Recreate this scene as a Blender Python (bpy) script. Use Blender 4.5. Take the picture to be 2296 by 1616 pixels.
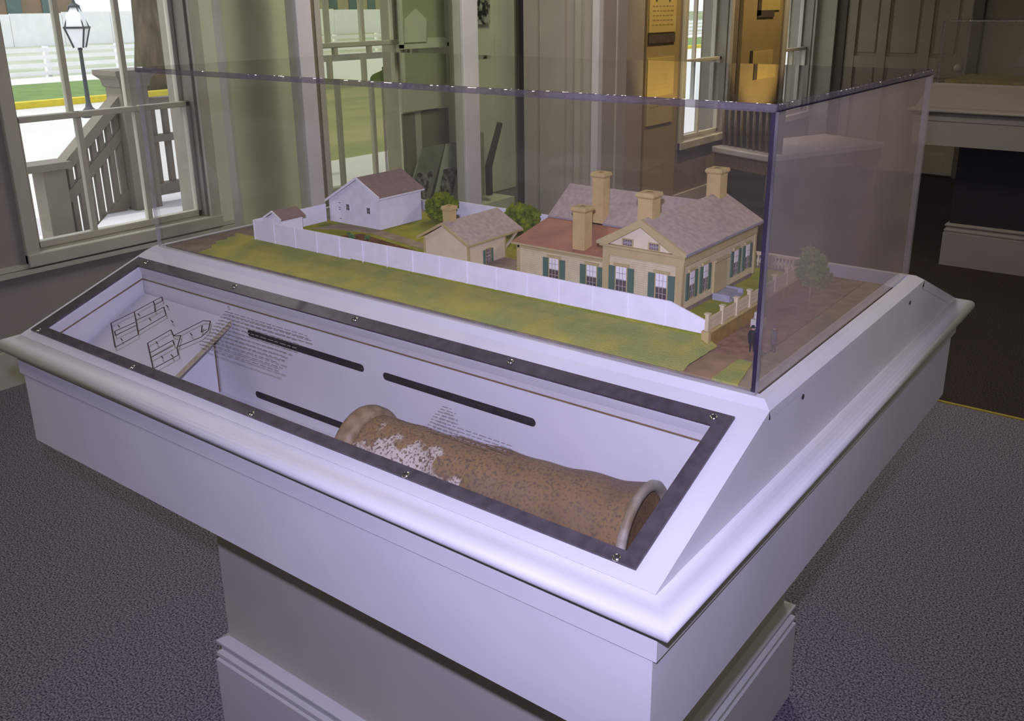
import bpy, bmesh, math, random
from mathutils import Vector, Matrix
random.seed(7)
R = math.radians
for o in list(bpy.data.objects): bpy.data.objects.remove(o, do_unlink=True)
scene = bpy.context.scene
COL = scene.collection

# ------------------------------------------------------------------ camera
cam_d = bpy.data.cameras.new('camera'); cam = bpy.data.objects.new('camera', cam_d); COL.objects.link(cam)
cam.location = (1.67172, -0.99442, 1.50462)
cam.rotation_euler = (R(71.9466), R(0.4961), R(37.0481))
cam_d.sensor_fit = 'HORIZONTAL'; cam_d.sensor_width = 36.0
cam_d.lens = 2074.47 / 2296 * 36.0
cam_d.shift_x = -23.56 / 2296; cam_d.shift_y = -122.83 / 2296
cam_d.clip_start = 0.02; cam_d.clip_end = 400
scene.camera = cam

# ------------------------------------------------------------------ world, sun, exposure
scene.view_settings.view_transform = 'Standard'; scene.view_settings.look = 'None'
scene.view_settings.exposure = 0.0; scene.view_settings.gamma = 1.0
scene.view_settings.use_curve_mapping = False
try:
    scene.cycles.transparent_max_bounces = 48; scene.cycles.max_bounces = 10
    scene.cycles.use_denoising = True; scene.cycles.sample_clamp_indirect = 6.0
except Exception: pass
w = bpy.data.worlds.new('sky'); scene.world = w; w.use_nodes = True
nt = w.node_tree; nt.nodes.clear()
sky = nt.nodes.new('ShaderNodeTexSky'); sky.sky_type = 'NISHITA'; sky.sun_disc = False
sky.sun_elevation = R(48); sky.sun_rotation = R(200); sky.dust_density = 3.0; sky.air_density = 1.2
bg = nt.nodes.new('ShaderNodeBackground'); bg.inputs['Strength'].default_value = 1.0
wo = nt.nodes.new('ShaderNodeOutputWorld')
# hazy bright day: the clear sky is mostly veiled by even white cloud
mxs = nt.nodes.new('ShaderNodeMix'); mxs.data_type = 'RGBA'; mxs.inputs['Factor'].default_value = .06
mxs.inputs[6].default_value = (1.18, 1.22, 1.30, 1); nt.links.new(sky.outputs[0], mxs.inputs[7])
nt.links.new(mxs.outputs[2], bg.inputs[0]); nt.links.new(bg.outputs[0], wo.inputs[0])

def light(name, kind, loc, target, energy, color, **kw):
    d = bpy.data.lights.new(name, kind); d.energy = energy; d.color = color
    for k, v in kw.items(): setattr(d, k, v)
    o = bpy.data.objects.new(name, d); COL.objects.link(o); o.location = loc
    o.rotation_euler = (Vector(target) - Vector(loc)).to_track_quat('-Z', 'Y').to_euler()
    return o
light('sun', 'SUN', (-20, -30, 40), (-20 + .15, -30 + .36, 40 - .92), 1.6, (1.0, .97, .93), angle=R(.6))
# the photographer's flash sits a hand's breadth above the lens
light('camera_flash', 'SPOT', (1.655, -1.005, 1.598), (.78, .02, 1.03), 76.0, (.86, .82, 1.34), spot_size=R(100), spot_blend=1.0, shadow_soft_size=.012)

# ------------------------------------------------------------------ materials
MATS = {}
def _new(name):
    m = bpy.data.materials.new(name); m.use_nodes = True
    nt = m.node_tree; nt.nodes.clear()
    out = nt.nodes.new('ShaderNodeOutputMaterial')
    return m, nt, out
def lin(c):  # sRGB 0-255 to linear
    return tuple(((v / 255) / 12.92 if v / 255 <= .04045 else ((v / 255 + .055) / 1.055) ** 2.4) for v in c)
def pmat(name, col, rough=.5, var=.08, scale=30.0, col2=None, bump=0.0, bscale=None, metal=0.0, spec=.5, thr=(.35, .65), stretch=(1, 1, 1), detail=4.0):
    """procedural principled material: two tones mixed by object-space noise, optional fine relief"""
    if name in MATS: return MATS[name]
    m, nt, out = _new(name); L = nt.links.new
    b = nt.nodes.new('ShaderNodeBsdfPrincipled'); L(b.outputs[0], out.inputs[0])
    tc = nt.nodes.new('ShaderNodeTexCoord'); mp = nt.nodes.new('ShaderNodeMapping'); L(tc.outputs['Object'], mp.inputs[0])
    mp.inputs['Scale'].default_value = stretch
    n = nt.nodes.new('ShaderNodeTexNoise'); n.inputs['Scale'].default_value = scale; n.inputs['Detail'].default_value = detail
    L(mp.outputs[0], n.inputs['Vector'])
    r = nt.nodes.new('ShaderNodeValToRGB'); L(n.outputs[0], r.inputs[0])
    r.color_ramp.elements[0].position = thr[0]; r.color_ramp.elements[1].position = thr[1]
    c2 = col2 or tuple(max(0, v * (1 - var)) for v in col); c1 = col if col2 else tuple(min(1, v * (1 + var * .5)) for v in col)
    r.color_ramp.elements[0].color = (*c2, 1); r.color_ramp.elements[1].color = (*c1, 1)
    L(r.outputs[0], b.inputs['Base Color'])
    b.inputs['Roughness'].default_value = rough; b.inputs['Metallic'].default_value = metal
    b.inputs['Specular IOR Level'].default_value = spec
    if bump:
        n2 = nt.nodes.new('ShaderNodeTexNoise'); n2.inputs['Scale'].default_value = bscale or scale * 4; n2.inputs['Detail'].default_value = 3
        L(mp.outputs[0], n2.inputs['Vector'])
        bp = nt.nodes.new('ShaderNodeBump'); bp.inputs['Strength'].default_value = bump; bp.inputs['Distance'].default_value = .002
        L(n2.outputs[0], bp.inputs['Height']); L(bp.outputs[0], b.inputs['Normal'])
    MATS[name] = m; return m
def striped(name, col, dark, period, axis='Z', rough=.6, width=.16, noise=.06):
    """thin dark lines across an object axis (laps of siding, courses of shingles)"""
    if name in MATS: return MATS[name]
    m, nt, out = _new(name); L = nt.links.new
    b = nt.nodes.new('ShaderNodeBsdfPrincipled'); L(b.outputs[0], out.inputs[0]); b.inputs['Roughness'].default_value = rough
    tc = nt.nodes.new('ShaderNodeTexCoord'); sp = nt.nodes.new('ShaderNodeSeparateXYZ'); L(tc.outputs['Object'], sp.inputs[0])
    mu = nt.nodes.new('ShaderNodeMath'); mu.operation = 'MULTIPLY'; mu.inputs[1].default_value = 1 / period; L(sp.outputs[axis], mu.inputs[0])
    fr = nt.nodes.new('ShaderNodeMath'); fr.operation = 'FRACT'; L(mu.outputs[0], fr.inputs[0])
    r = nt.nodes.new('ShaderNodeValToRGB'); L(fr.outputs[0], r.inputs[0])
    r.color_ramp.elements[0].position = width * .5; r.color_ramp.elements[1].position = width
    r.color_ramp.elements[0].color = (*dark, 1); r.color_ramp.elements[1].color = (*col, 1)
    n = nt.nodes.new('ShaderNodeTexNoise'); n.inputs['Scale'].default_value = 60; L(tc.outputs['Object'], n.inputs['Vector'])
    mx = nt.nodes.new('ShaderNodeMix'); mx.data_type = 'RGBA'; mx.blend_type = 'MULTIPLY'; mx.inputs['Factor'].default_value = 1
    nr = nt.nodes.new('ShaderNodeValToRGB'); L(n.outputs[0], nr.inputs[0])
    nr.color_ramp.elements[0].position = .35; nr.color_ramp.elements[1].position = .65
    nr.color_ramp.elements[0].color = (1 - noise * 2,) * 3 + (1,); nr.color_ramp.elements[1].color = (1, 1, 1, 1)
    L(r.outputs[0], mx.inputs[6]); L(nr.outputs[0], mx.inputs[7]); L(mx.outputs[2], b.inputs['Base Color'])
    MATS[name] = m; return m
def glass(name, tint=(1, 1, 1), refl=1.0, ior=1.49, rough=0.0, haze=0.0):
    """clear sheet: straight-through transmission with a Fresnel reflection on its outward faces"""
    if name in MATS: return MATS[name]
    m, nt, out = _new(name); L = nt.links.new
    t = nt.nodes.new('ShaderNodeBsdfTransparent'); t.inputs[0].default_value = (*tint, 1)
    g = nt.nodes.new('ShaderNodeBsdfGlossy'); g.inputs['Roughness'].default_value = rough
    f = nt.nodes.new('ShaderNodeFresnel'); f.inputs[0].default_value = ior
    ge = nt.nodes.new('ShaderNodeNewGeometry'); inv = nt.nodes.new('ShaderNodeMath'); inv.operation = 'SUBTRACT'; inv.inputs[0].default_value = 1
    L(ge.outputs['Backfacing'], inv.inputs[1])
    mu = nt.nodes.new('ShaderNodeMath'); mu.operation = 'MULTIPLY'; L(f.outputs[0], mu.inputs[0]); L(inv.outputs[0], mu.inputs[1])
    m2 = nt.nodes.new('ShaderNodeMath'); m2.operation = 'MULTIPLY'; m2.use_clamp = True; L(mu.outputs[0], m2.inputs[0]); m2.inputs[1].default_value = refl
    mx = nt.nodes.new('ShaderNodeMixShader'); L(m2.outputs[0], mx.inputs[0]); L(t.outputs[0], mx.inputs[1]); L(g.outputs[0], mx.inputs[2])
    if haze:
        d = nt.nodes.new('ShaderNodeBsdfDiffuse'); d.inputs[0].default_value = (.84, .72, .60, 1)
        tc = nt.nodes.new('ShaderNodeTexCoord'); n = nt.nodes.new('ShaderNodeTexNoise'); n.inputs['Scale'].default_value = 7; n.inputs['Detail'].default_value = 6; L(tc.outputs['Object'], n.inputs['Vector'])
        mr = nt.nodes.new('ShaderNodeMapRange'); mr.inputs[1].default_value = .3; mr.inputs[2].default_value = .7; mr.inputs[3].default_value = haze * .8; mr.inputs[4].default_value = haze * 1.2; L(n.outputs[0], mr.inputs[0])
        m3 = nt.nodes.new('ShaderNodeMixShader'); L(mr.outputs[0], m3.inputs[0]); L(mx.outputs[0], m3.inputs[1]); L(d.outputs[0], m3.inputs[2]); mx = m3
    L(mx.outputs[0], out.inputs[0]); MATS[name] = m; return m
def emis(name, col, s):
    if name in MATS: return MATS[name]
    m, nt, out = _new(name); e = nt.nodes.new('ShaderNodeEmission'); e.inputs[0].default_value = (*col, 1); e.inputs[1].default_value = s
    nt.links.new(e.outputs[0], out.inputs[0]); MATS[name] = m; return m

WHITE = pmat('white_enamel', (.61, .605, .605), .52, .03, 8, spec=.2)
WHITE_IN = pmat('liner_white', (.62, .61, .61), .6, .03, 10)
PLINTH = pmat('plinth_paint', (.56, .52, .45), .5, .03, 8)
GASKET = pmat('dark_gasket', (.075, .062, .066), .38, .25, 60)
SCREW = pmat('nickel_screw', (.75, .70, .62), .22, .1, 80, metal=1.0)
BROWNLINE = pmat('board_edge_brown', (.20, .13, .06), .7, .2, 50)
BOARD_EDGE = pmat('cut_board_edge', (.42, .36, .22), .7, .15, 40)
SLOT = pmat('slot_black', (.028, .022, .022), .8, .4, 120)
INK = pmat('drawing_ink', (.085, .055, .055), .95, .1, 50, spec=0.0)
TEXTINK = pmat('text_ink', (.20, .18, .175), .95, .1, 50, spec=0.0)
ACRYLIC = glass('acrylic_sheet', (.985, .985, .99), 1.35, haze=.010)
ACRYLIC_DUSTY = glass('acrylic_sheet_dusty', (.97, .965, .97), 1.35, haze=.155)
PANE = glass('window_glass', (.97, .985, .97), 1.2, 1.5)
GREENGLASS = glass('green_case_glass', (.945, .97, .91), 1.3, 1.5)
# polished sheet edges
def edge_mat(name, gloss, trans, diff, k_diff, k_gloss, bump=.0):
    m, nt, out = _new(name); L = nt.links.new
    g = nt.nodes.new('ShaderNodeBsdfGlossy'); g.inputs['Roughness'].default_value = .08; g.inputs[0].default_value = (*gloss, 1)
    d = nt.nodes.new('ShaderNodeBsdfTransparent'); d.inputs[0].default_value = (*trans, 1)
    di = nt.nodes.new('ShaderNodeBsdfDiffuse'); di.inputs[0].default_value = (*diff, 1)
    tc = nt.nodes.new('ShaderNodeTexCoord'); n = nt.nodes.new('ShaderNodeTexNoise'); n.inputs['Scale'].default_value = 9; n.inputs['Detail'].default_value = 3
    L(tc.outputs['Object'], n.inputs['Vector'])
    r = nt.nodes.new('ShaderNodeMapRange'); r.inputs[1].default_value = .35; r.inputs[2].default_value = .65; r.inputs[3].default_value = k_diff * .55; r.inputs[4].default_value = min(1, k_diff * 1.45); L(n.outputs[0], r.inputs[0])
    if bump:
        n2 = nt.nodes.new('ShaderNodeTexNoise'); n2.inputs['Scale'].default_value = 55; n2.inputs['Detail'].default_value = 1; L(tc.outputs['Object'], n2.inputs['Vector'])
        bp = nt.nodes.new('ShaderNodeBump'); bp.inputs['Strength'].default_value = bump; bp.inputs['Distance'].default_value = .004; L(n2.outputs[0], bp.inputs['Height']); L(bp.outputs[0], g.inputs['Normal'])
    m1 = nt.nodes.new('ShaderNodeMixShader'); L(r.outputs[0], m1.inputs[0]); L(d.outputs[0], m1.inputs[1]); L(di.outputs[0], m1.inputs[2])
    m2 = nt.nodes.new('ShaderNodeMixShader'); m2.inputs[0].default_value = k_gloss; L(m1.outputs[0], m2.inputs[1]); L(g.outputs[0], m2.inputs[2])
    L(m2.outputs[0], out.inputs[0]); return m
EDGE = edge_mat('acrylic_edge', (.72, .68, .76), (.70, .66, .72), (.25, .215, .26), .40, .36, .9)
EDGE_CLEAR = edge_mat('acrylic_edge_clear', (.8, .8, .85), (.90, .88, .88), (.30, .26, .24), .06, .08)
EDGE_PALE = edge_mat('acrylic_edge_pale', (.85, .82, .88), (.86, .83, .84), (.58, .55, .54), .45, .22)
EDGE_DARK = edge_mat('acrylic_edge_dark', (.40, .36, .62), (.13, .10, .22), (.022, .014, .055), .55, .14)
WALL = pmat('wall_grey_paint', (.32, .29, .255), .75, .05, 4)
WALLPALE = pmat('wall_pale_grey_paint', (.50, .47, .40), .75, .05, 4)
TRIM = pmat('trim_paint', (.52, .50, .42), .5, .05, 6)
TRIMW = pmat('white_frame_paint', (.80, .77, .80), .45, .04, 6)
DARKTRIM = pmat('dark_shadow_strip', (.05, .045, .04), .8, .2, 10)
CARPET = pmat('carpet_pile', (.29, .27, .31), .95, .3, 200, (.05, .045, .072), bump=.3, bscale=600, spec=.1, thr=(.38, .62), detail=8)
CEIL = pmat('ceiling_white', (.70, .69, .66), .8, .03, 3)
GREENWALL = pmat('case_back_green', (.74, .74, .60), .8, .06, 5)

# ------------------------------------------------------------------ mesh builder
def wloc(o):
    v = Vector((0, 0, 0))
    while o is not None: v += o.location; o = o.parent
    return v
class MB:
    def __init__(s): s.v = []; s.f = []; s.m = []; s.s = []; s.mi = 0; s.sm = False
    def add(s, vs, fs):
        b = len(s.v); s.v += [tuple(p) for p in vs]
        for f in fs: s.f.append([b + i for i in f]); s.m.append(s.mi); s.s.append(s.sm)
        return s
    def box(s, x0, x1, y0, y1, z0, z1):
        if x0 > x1: x0, x1 = x1, x0
        if y0 > y1: y0, y1 = y1, y0
        if z0 > z1: z0, z1 = z1, z0
        return s.add([(x0, y0, z0), (x1, y0, z0), (x1, y1, z0), (x0, y1, z0), (x0, y0, z1), (x1, y0, z1), (x1, y1, z1), (x0, y1, z1)],
                     [(0, 3, 2, 1), (4, 5, 6, 7), (0, 1, 5, 4), (1, 2, 6, 5), (2, 3, 7, 6), (3, 0, 4, 7)])
    def obox(s, c, ux, uy, uz, hx, hy, hz):
        c = Vector(c); ux, uy, uz = [Vector(u).normalized() for u in (ux, uy, uz)]
        P = [c + ux * (a * hx) + uy * (b * hy) + uz * (d * hz) for d in (-1, 1) for a, b in ((-1, -1), (1, -1), (1, 1), (-1, 1))]
        return s.add(P, [(0, 3, 2, 1), (4, 5, 6, 7), (0, 1, 5, 4), (1, 2, 6, 5), (2, 3, 7, 6), (3, 0, 4, 7)])
    def bar(s, a, b, wd, ht, up=(0, 0, 1)):
        a = Vector(a); b = Vector(b); d = (b - a); L = d.length; d.normalize(); u = Vector(up); sx = d.cross(u)
        if sx.length < 1e-6: sx = d.cross(Vector((1, 0, 0)))
        sx.normalize(); u = sx.cross(d)
        return s.obox((a + b) / 2, d, sx, u, L / 2, wd / 2, ht / 2)
    def prism(s, poly, vec):
        n = len(poly); vec = Vector(vec); A = [Vector(p) for p in poly]; B = [p + vec for p in A]
        nrm = Vector((0, 0, 0))
        for i in range(n): nrm += A[i].cross(A[(i + 1) % n])
        if nrm.dot(vec) > 0: A.reverse(); B.reverse()
        return s.add(A + B, [tuple(range(n)), tuple(range(2 * n - 1, n - 1, -1))] + [(i, i + n, (i + 1) % n + n, (i + 1) % n) for i in range(n)])
    def tube(s, pts, r, n=10, caps=True):
        pts = [Vector(p) for p in pts]; rs = r if isinstance(r, (list, tuple)) else [r] * len(pts); V = []
        for i, p in enumerate(pts):
            d = (pts[min(i + 1, len(pts) - 1)] - pts[max(i - 1, 0)]).normalized()
            u = Vector((0, 0, 1)) if abs(d.z) < .9 else Vector((1, 0, 0)); a = d.cross(u).normalized(); b = d.cross(a)
            V += [p + (a * math.cos(2 * math.pi * k / n) + b * math.sin(2 * math.pi * k / n)) * rs[i] for k in range(n)]
        F = [(i * n + k, i * n + (k + 1) % n, (i + 1) * n + (k + 1) % n, (i + 1) * n + k) for i in range(len(pts) - 1) for k in range(n)]
        if caps: F += [tuple(range(n - 1, -1, -1)), tuple(range((len(pts) - 1) * n, len(pts) * n))]
        return s.add(V, F)
    def lathe(s, prof, c=(0, 0, 0), axis=(0, 0, 1), n=24, closed=False):
        """prof: (radius, height along axis)"""
        ax = Vector(axis).normalized(); u = Vector((0, 0, 1)) if abs(ax.z) < .9 else Vector((1, 0, 0)); a = ax.cross(u).normalized(); b = ax.cross(a); c = Vector(c)
        V = [c + ax * h + (a * math.cos(2 * math.pi * k / n) + b * math.sin(2 * math.pi * k / n)) * r for r, h in prof for k in range(n)]
        m = len(prof); F = [(i * n + k, i * n + (k + 1) % n, ((i + 1) % m) * n + (k + 1) % n, ((i + 1) % m) * n + k) for i in range(m if closed else m - 1) for k in range(n)]
        if not closed: F += [tuple(range(n - 1, -1, -1)), tuple(range((m - 1) * n, m * n))]
        return s.add(V, F)
    def sweep_rect(s, prof, x0, x1, y0, y1):
        """prof: (outward offset, z), swept round a rectangle with mitred corners"""
        V = []
        for d, z in prof: V += [(x0 - d, y0 - d, z), (x1 + d, y0 - d, z), (x1 + d, y1 + d, z), (x0 - d, y1 + d, z)]
        F = [(i * 4 + (k + 1) % 4, i * 4 + k, (i + 1) * 4 + k, (i + 1) * 4 + (k + 1) % 4) for i in range(len(prof) - 1) for k in range(4)]
        return s.add(V, F)
    def build(s, name, mats, parent=None, bevel=0.0, seg=2):
        me = bpy.data.meshes.new(name); o = bpy.data.objects.new(name, me); COL.objects.link(o)
        off = Vector((0, 0, 0))
        if parent is not None: o.parent = parent; off = wloc(parent)
        me.from_pydata([(p[0] - off.x, p[1] - off.y, p[2] - off.z) for p in s.v], [], s.f)
        for m in (mats if isinstance(mats, (list, tuple)) else [mats]): me.materials.append(m)
        for p, mi, sm in zip(me.polygons, s.m, s.s): p.material_index = mi; p.use_smooth = sm
        bm = bmesh.new(); bm.from_mesh(me); bmesh.ops.recalc_face_normals(bm, faces=bm.faces); bm.to_mesh(me); bm.free()
        me.update()
        if bevel:
            b = o.modifiers.new('soft_edges', 'BEVEL'); b.width = bevel; b.segments = seg; b.limit_method = 'ANGLE'; b.angle_limit = R(40)
        return o
def tag(o, label, cat, group=None, kind=None):
    o['label'] = label; o['category'] = cat
    if group: o['group'] = group
    if kind: o['kind'] = kind
    return o
def thing(name, loc, label, cat, group=None, kind=None):
    o = bpy.data.objects.new(name, None); COL.objects.link(o); o.location = loc; o.empty_display_size = .05
    return tag(o, label, cat, group, kind)
def box(name, mat, parent, *b, bevel=0.0): return MB().box(*b).build(name, mat, parent, bevel)

# ================================================================== ROOM
XW = -2.22            # window wall, inner face
fl = box('floor', CARPET, None, XW - .02, 4.4, -3.0, 2.668, -.06, 0); tag(fl, 'dark purple grey speckled carpet floor', 'floor', kind='structure')
fl = box('floor_far', pmat('carpet_dark', (.075, .058, .052), .95, .3, 170, (.02, .016, .018), spec=.05), None, XW - .02, 4.4, 2.668, 8.1, -.06, 0); tag(fl, 'blackish brown carpet floor beyond the brass strip', 'floor', kind='structure')
st = MB().box(XW + .3, 4.38, 2.66, 2.675, 0, .004).build('trim_1', pmat('brass_strip', (.42, .33, .06), .4, .1, 30)); tag(st, 'thin brass carpet strip on the floor behind the case', 'floor strip', kind='structure')
ce = box('ceiling', CEIL, None, XW - .25, 4.4, -3.0, 8.1, 3.0, 3.1); tag(ce, 'plain pale ceiling over the gallery', 'ceiling', kind='structure')

def wall_x(name, xi, xo, y0, y1, z1, holes, mat, label):
    """wall in the YZ plane with rectangular openings (ya,yb,za,zb)"""
    m = MB(); ys = sorted({y0, y1, *[h[0] for h in holes], *[h[1] for h in holes]})
    for a, b in zip(ys, ys[1:]):
        hs = sorted([h for h in holes if h[0] <= a and h[1] >= b], key=lambda h: h[2]); z = 0
        for h in hs: m.box(xi, xo, a, b, z, h[2]); z = h[3]
        m.box(xi, xo, a, b, z, z1)
    return tag(m.build(name, mat), label, 'wall', kind='structure')
W1 = (.775, 1.612, .532, 2.20); W2 = (2.27, 3.06, .50, 2.20)
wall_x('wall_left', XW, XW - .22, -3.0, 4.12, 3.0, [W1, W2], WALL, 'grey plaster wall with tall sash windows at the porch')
WF1 = (5.20, 5.90, .52, 2.25); WF2 = (7.05, 7.70, .52, 2.25); XF = -1.55
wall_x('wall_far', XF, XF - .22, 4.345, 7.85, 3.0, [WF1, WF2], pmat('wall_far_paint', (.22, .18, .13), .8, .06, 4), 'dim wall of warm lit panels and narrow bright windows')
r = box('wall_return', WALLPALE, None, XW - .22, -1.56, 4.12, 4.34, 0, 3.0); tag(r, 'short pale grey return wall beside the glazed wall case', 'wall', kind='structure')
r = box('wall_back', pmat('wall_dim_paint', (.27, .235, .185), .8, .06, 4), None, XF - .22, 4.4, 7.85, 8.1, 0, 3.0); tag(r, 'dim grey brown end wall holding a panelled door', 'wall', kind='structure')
r = box('wall_right', pmat('wall_side_paint', (.55, .53, .48), .8, .04, 4), None, 4.2, 4.4, -3.0, 7.85, 0, 3.0); tag(r, 'pale plaster wall facing the windows across the room', 'wall', kind='structure')
r = box('wall_front', pmat('wall_side_paint', (.55, .53, .48), .8, .04, 4), None, XW, 4.2, -3.2, -3.0, 0, 3.0); tag(r, 'pale plaster wall behind the photographer', 'wall', kind='structure')
r = box('wall_pier', pmat('pier_paint', (.30, .255, .215), .75, .05, 4), None, -1.5605, -1.39, 4.13, 4.34, 0, 3.0); tag(r, 'grey brown wall pier beside the warm text panel', 'wall', kind='structure')
r = box('trim_8', WALLPALE, None, -1.462, -1.452, 4.118, 4.13, 0, 3.0); tag(r, 'hairline bead down the grey brown pier', 'moulding', kind='structure')
# pilaster strips on the return wall
for i, (a, b, d, mt) in enumerate([(-2.20, -2.165, .05, TRIM), (-2.03, -1.83, .03, WALLPALE), (-1.745, -1.70, .04, TRIM), (-1.61, -1.56, .045, TRIMW)]):
    p = box('trim_%d' % (i + 2), mt, None, a, b, 4.12 - d, 4.12, 0, 3.0); tag(p, ['narrow cream corner strip where grey walls meet', 'wide flat grey pilaster on the return wall', 'slim grey moulding strip between two pilasters', 'pale edge moulding at the outer corner of the return wall'][i], 'moulding', kind='structure')
# wainscot rail and baseboard on the window wall
m = MB().box(XW, XW + .03, -3, 1.79, .455, .475).box(XW, XW + .018, -3, 1.79, .478, .497)
tag(m.build('trim_6', TRIM), 'low wainscot rail running under the window', 'moulding', kind='structure')
tag(box('baseboard_left', TRIM, None, XW, XW + .025, -3, 4.1, 0, .15), 'pale baseboard under the porch window', 'baseboard', kind='structure')
tag(box('baseboard_far', WALLPALE, None, XF, XF + .02, 4.345, 7.85, 0, .14), 'baseboard beneath the warm lit panels', 'baseboard', kind='structure')

def sash_window(name, xi, hole, label, ncol=3, zmeet=1.07, wide=.055, pane=None):
    ya, yb, za, zb = hole
    t = thing(name, (xi, (ya + yb) / 2, za), label, 'window', kind='structure')
    x = xi
    # casing on the room side
    for a, b, c, d in ((ya - wide, ya, za - .05, zb + wide), (yb, yb + wide, za - .05, zb + wide), (ya, yb, zb, zb + wide)):
        MB().box(x, x + .025, a, b, c, d).build('casing', TRIM, t, .004)
    MB().box(x - .05, x + .035, ya - wide, yb + wide, za - .05, za + .004).build('window_sill', TRIM, t, .004)
    MB().box(x - .20, x, ya, ya + .012, za, zb).box(x - .20, x, yb - .012, yb, za, zb).box(x - .20, x, ya, yb, za - .012, za + .006).build('jamb', pmat('jamb_paint', (.30, .275, .23), .6, .05, 6), t)
    for lo, hi, xs, nm in ((za + .006, zmeet + .015, x - .07, 'lower_sash'), (zmeet - .015, zb, x - .12, 'upper_sash')):
        f = MB()
        a, b = ya + .012, yb - .012; s = .022
        f.box(xs, xs + .035, a, a + s, lo, hi).box(xs, xs + .035, b - s, b, lo, hi).box(xs, xs + .035, a, b, lo, lo + (.03 if nm == 'lower_sash' else .025)).box(xs, xs + .035, a, b, hi - .025, hi)
        so = f.build(nm, TRIM, t, .003)
        for k in range(1, ncol):
            yy = a + (b - a) * k / ncol
            MB().box(xs + .004, xs + .031, yy - .011, yy + .011, lo, hi).build('muntin', TRIM, so)
        if nm == 'upper_sash' :
            zz = (lo + hi) / 2; MB().box(xs + .004, xs + .031, a, b, zz - .011, zz + .011).build('muntin', TRIM, so)
        zs = [lo + .02, hi - .01]
        for k in range(ncol):
            y0 = a + (b - a) * k / ncol; y1 = a + (b - a) * (k + 1) / ncol
            MB().box(xs + .015, xs + .019, y0 + .008, y1 - .008, lo + .02, hi - .012).build('pane', pane or PANE, so)
    return t
sash_window('window_1', XW, W1, 'nearest tall sash window looking onto the porch stair')
sash_window('window_2', XW, W2, 'sash window seen through the green glass wall case', 3, 1.30, pane=glass('dimmed_glass', (.80, .80, .72), 1.2, 1.5))  # pane tint lowered to dim the bright view outside
sash_window('window_3', XF, WF1, 'narrow bright window between the warm lit panels', 2, 1.09)
sash_window('window_4', XF, WF2, 'narrow bright window beside the panelled door', 2, 1.09)

# panelled door in the end wall
DY = 7.85
d = thing('door_1', (-.75, DY, 0), 'grey brown panelled door with a white knob', 'door', kind='structure')
DOORP = pmat('door_paint', (.32, .275, .21), .55, .06, 5)
MB().box(-1.25, -.22, DY - .03, DY, .01, 2.2).build('door_leaf', DOORP, d)
for a, b in ((-1.27, -1.18), (-.98, -.90), (-.62, -.53), (-.30, -.22)): MB().box(a, b, DY - .055, DY - .03, .02, 2.2).build('stile', DOORP, d, .004)
for a, b in ((.02, .20), (.86, 1.03), (2.05, 2.2)): MB().box(-1.25, -.24, DY - .05, DY - .03, a, b).build('rail', DOORP, d, .004)
for a, b in ((-1.16, -1.0), (-.87, -.65), (-.50, -.33)): MB().box(a, b, DY - .042, DY - .03, 1.06, 2.02).build('panel', DOORP, d, .006)
MB().box(-1.36, -1.27, DY - .07, DY, 0, 2.3).box(-.22, -.13, DY - .07, DY, 0, 2.3).build('door_casing', pmat('casing_dim', (.10, .085, .06), .6, .06, 5), d, .006)
k = MB(); k.sm = True
k.lathe([(.001, .07), (.020, .067), (.029, .053), (.031, .040), (.025, .024), (.012, .016), (.010, 0)], (-.275, DY - .055, .955), (0, -1, 0), 20).build('door_knob', pmat('porcelain', (.75, .73, .68), .2, .02, 10), d)
p = box('trim_7', pmat('pilaster_pale', (.40, .38, .30), .6, .05, 5), None, -1.53, -1.36, DY - .10, DY, 0, 3.0); tag(p, 'pale flat pilaster between the bright window and panelled door', 'pilaster', kind='structure')

# ================================================================== OUTSIDE
GZ = -.6
GRASS_OUT = pmat('street_lawn', (.20, .29, .11), .95, .2, 2, (.15, .23, .08), spec=.1)
PAVE = pmat('pale_road', (.62, .60, .58), .9, .06, .6)
tag(box('road', PAVE, None, -19.6, XW - .24, -30, 160, GZ - .2, GZ), 'pale sunlit street outside the windows', 'road', kind='structure')
tag(box('kerb', pmat('yellow_kerb', (.62, .50, .04), .8, .12, 6), None, -19.9, -19.6, -30, 160, GZ - .2, GZ + .14), 'yellow painted kerb edging the far lawn', 'kerb', kind='structure')
tag(box('lawn_strip', GRASS_OUT, None, -25.8, -19.9, -30, 160, GZ - .2, GZ + .05), 'green verge between kerb and pale sidewalk', 'lawn', kind='structure')
tag(box('sidewalk', pmat('pale_walk', (.70, .68, .66), .9, .05, 1), None, -28.2, -25.8, -30, 160, GZ - .2, GZ + .06), 'white sidewalk in front of the rail fence', 'sidewalk', kind='structure')
tag(box('far_lawn', pmat('far_pale_lawn', (.44, .46, .38), .95, .2, .4, (.34, .38, .27), spec=.1), None, -54, -28.2, -30, 160, GZ - .2, GZ + .04), 'wide lawn behind the rail fence', 'lawn', kind='structure')
tag(box('far_ground', pmat('far_ground_mat', (.25, .28, .16), .95, .2, .5), None, -140, -54, -30, 220, GZ - .2, GZ + .02), 'ground beyond the tall white fence', 'ground', kind='structure')
WF = pmat('outdoor_white', (.92, .90, .92), .7, .04, 2)
tag(MB().prism([(-5.7, 4.3, GZ), (-19.5, 14.0, GZ), (-19.5, 30, GZ), (-5.7, 10.5, GZ)], (0, 0, .03)).build('dry_lawn', pmat('dry_grass', (.36, .31, .15), .95, .3, .9, (.22, .25, .09), stretch=(1, .3, 1))), 'dry yellow lawn outside the wall case window', 'lawn', kind='structure')
rf = thing('rail_fence', (-28.4, 12, GZ), 'white four rail paddock fence across the street', 'fence')
for k in range(34):
    y = 2 + k * 2.4; MB().box(-28.5, -28.36, y - .07, y + .07, GZ, GZ + .98).build('post', WF, rf)
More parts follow.
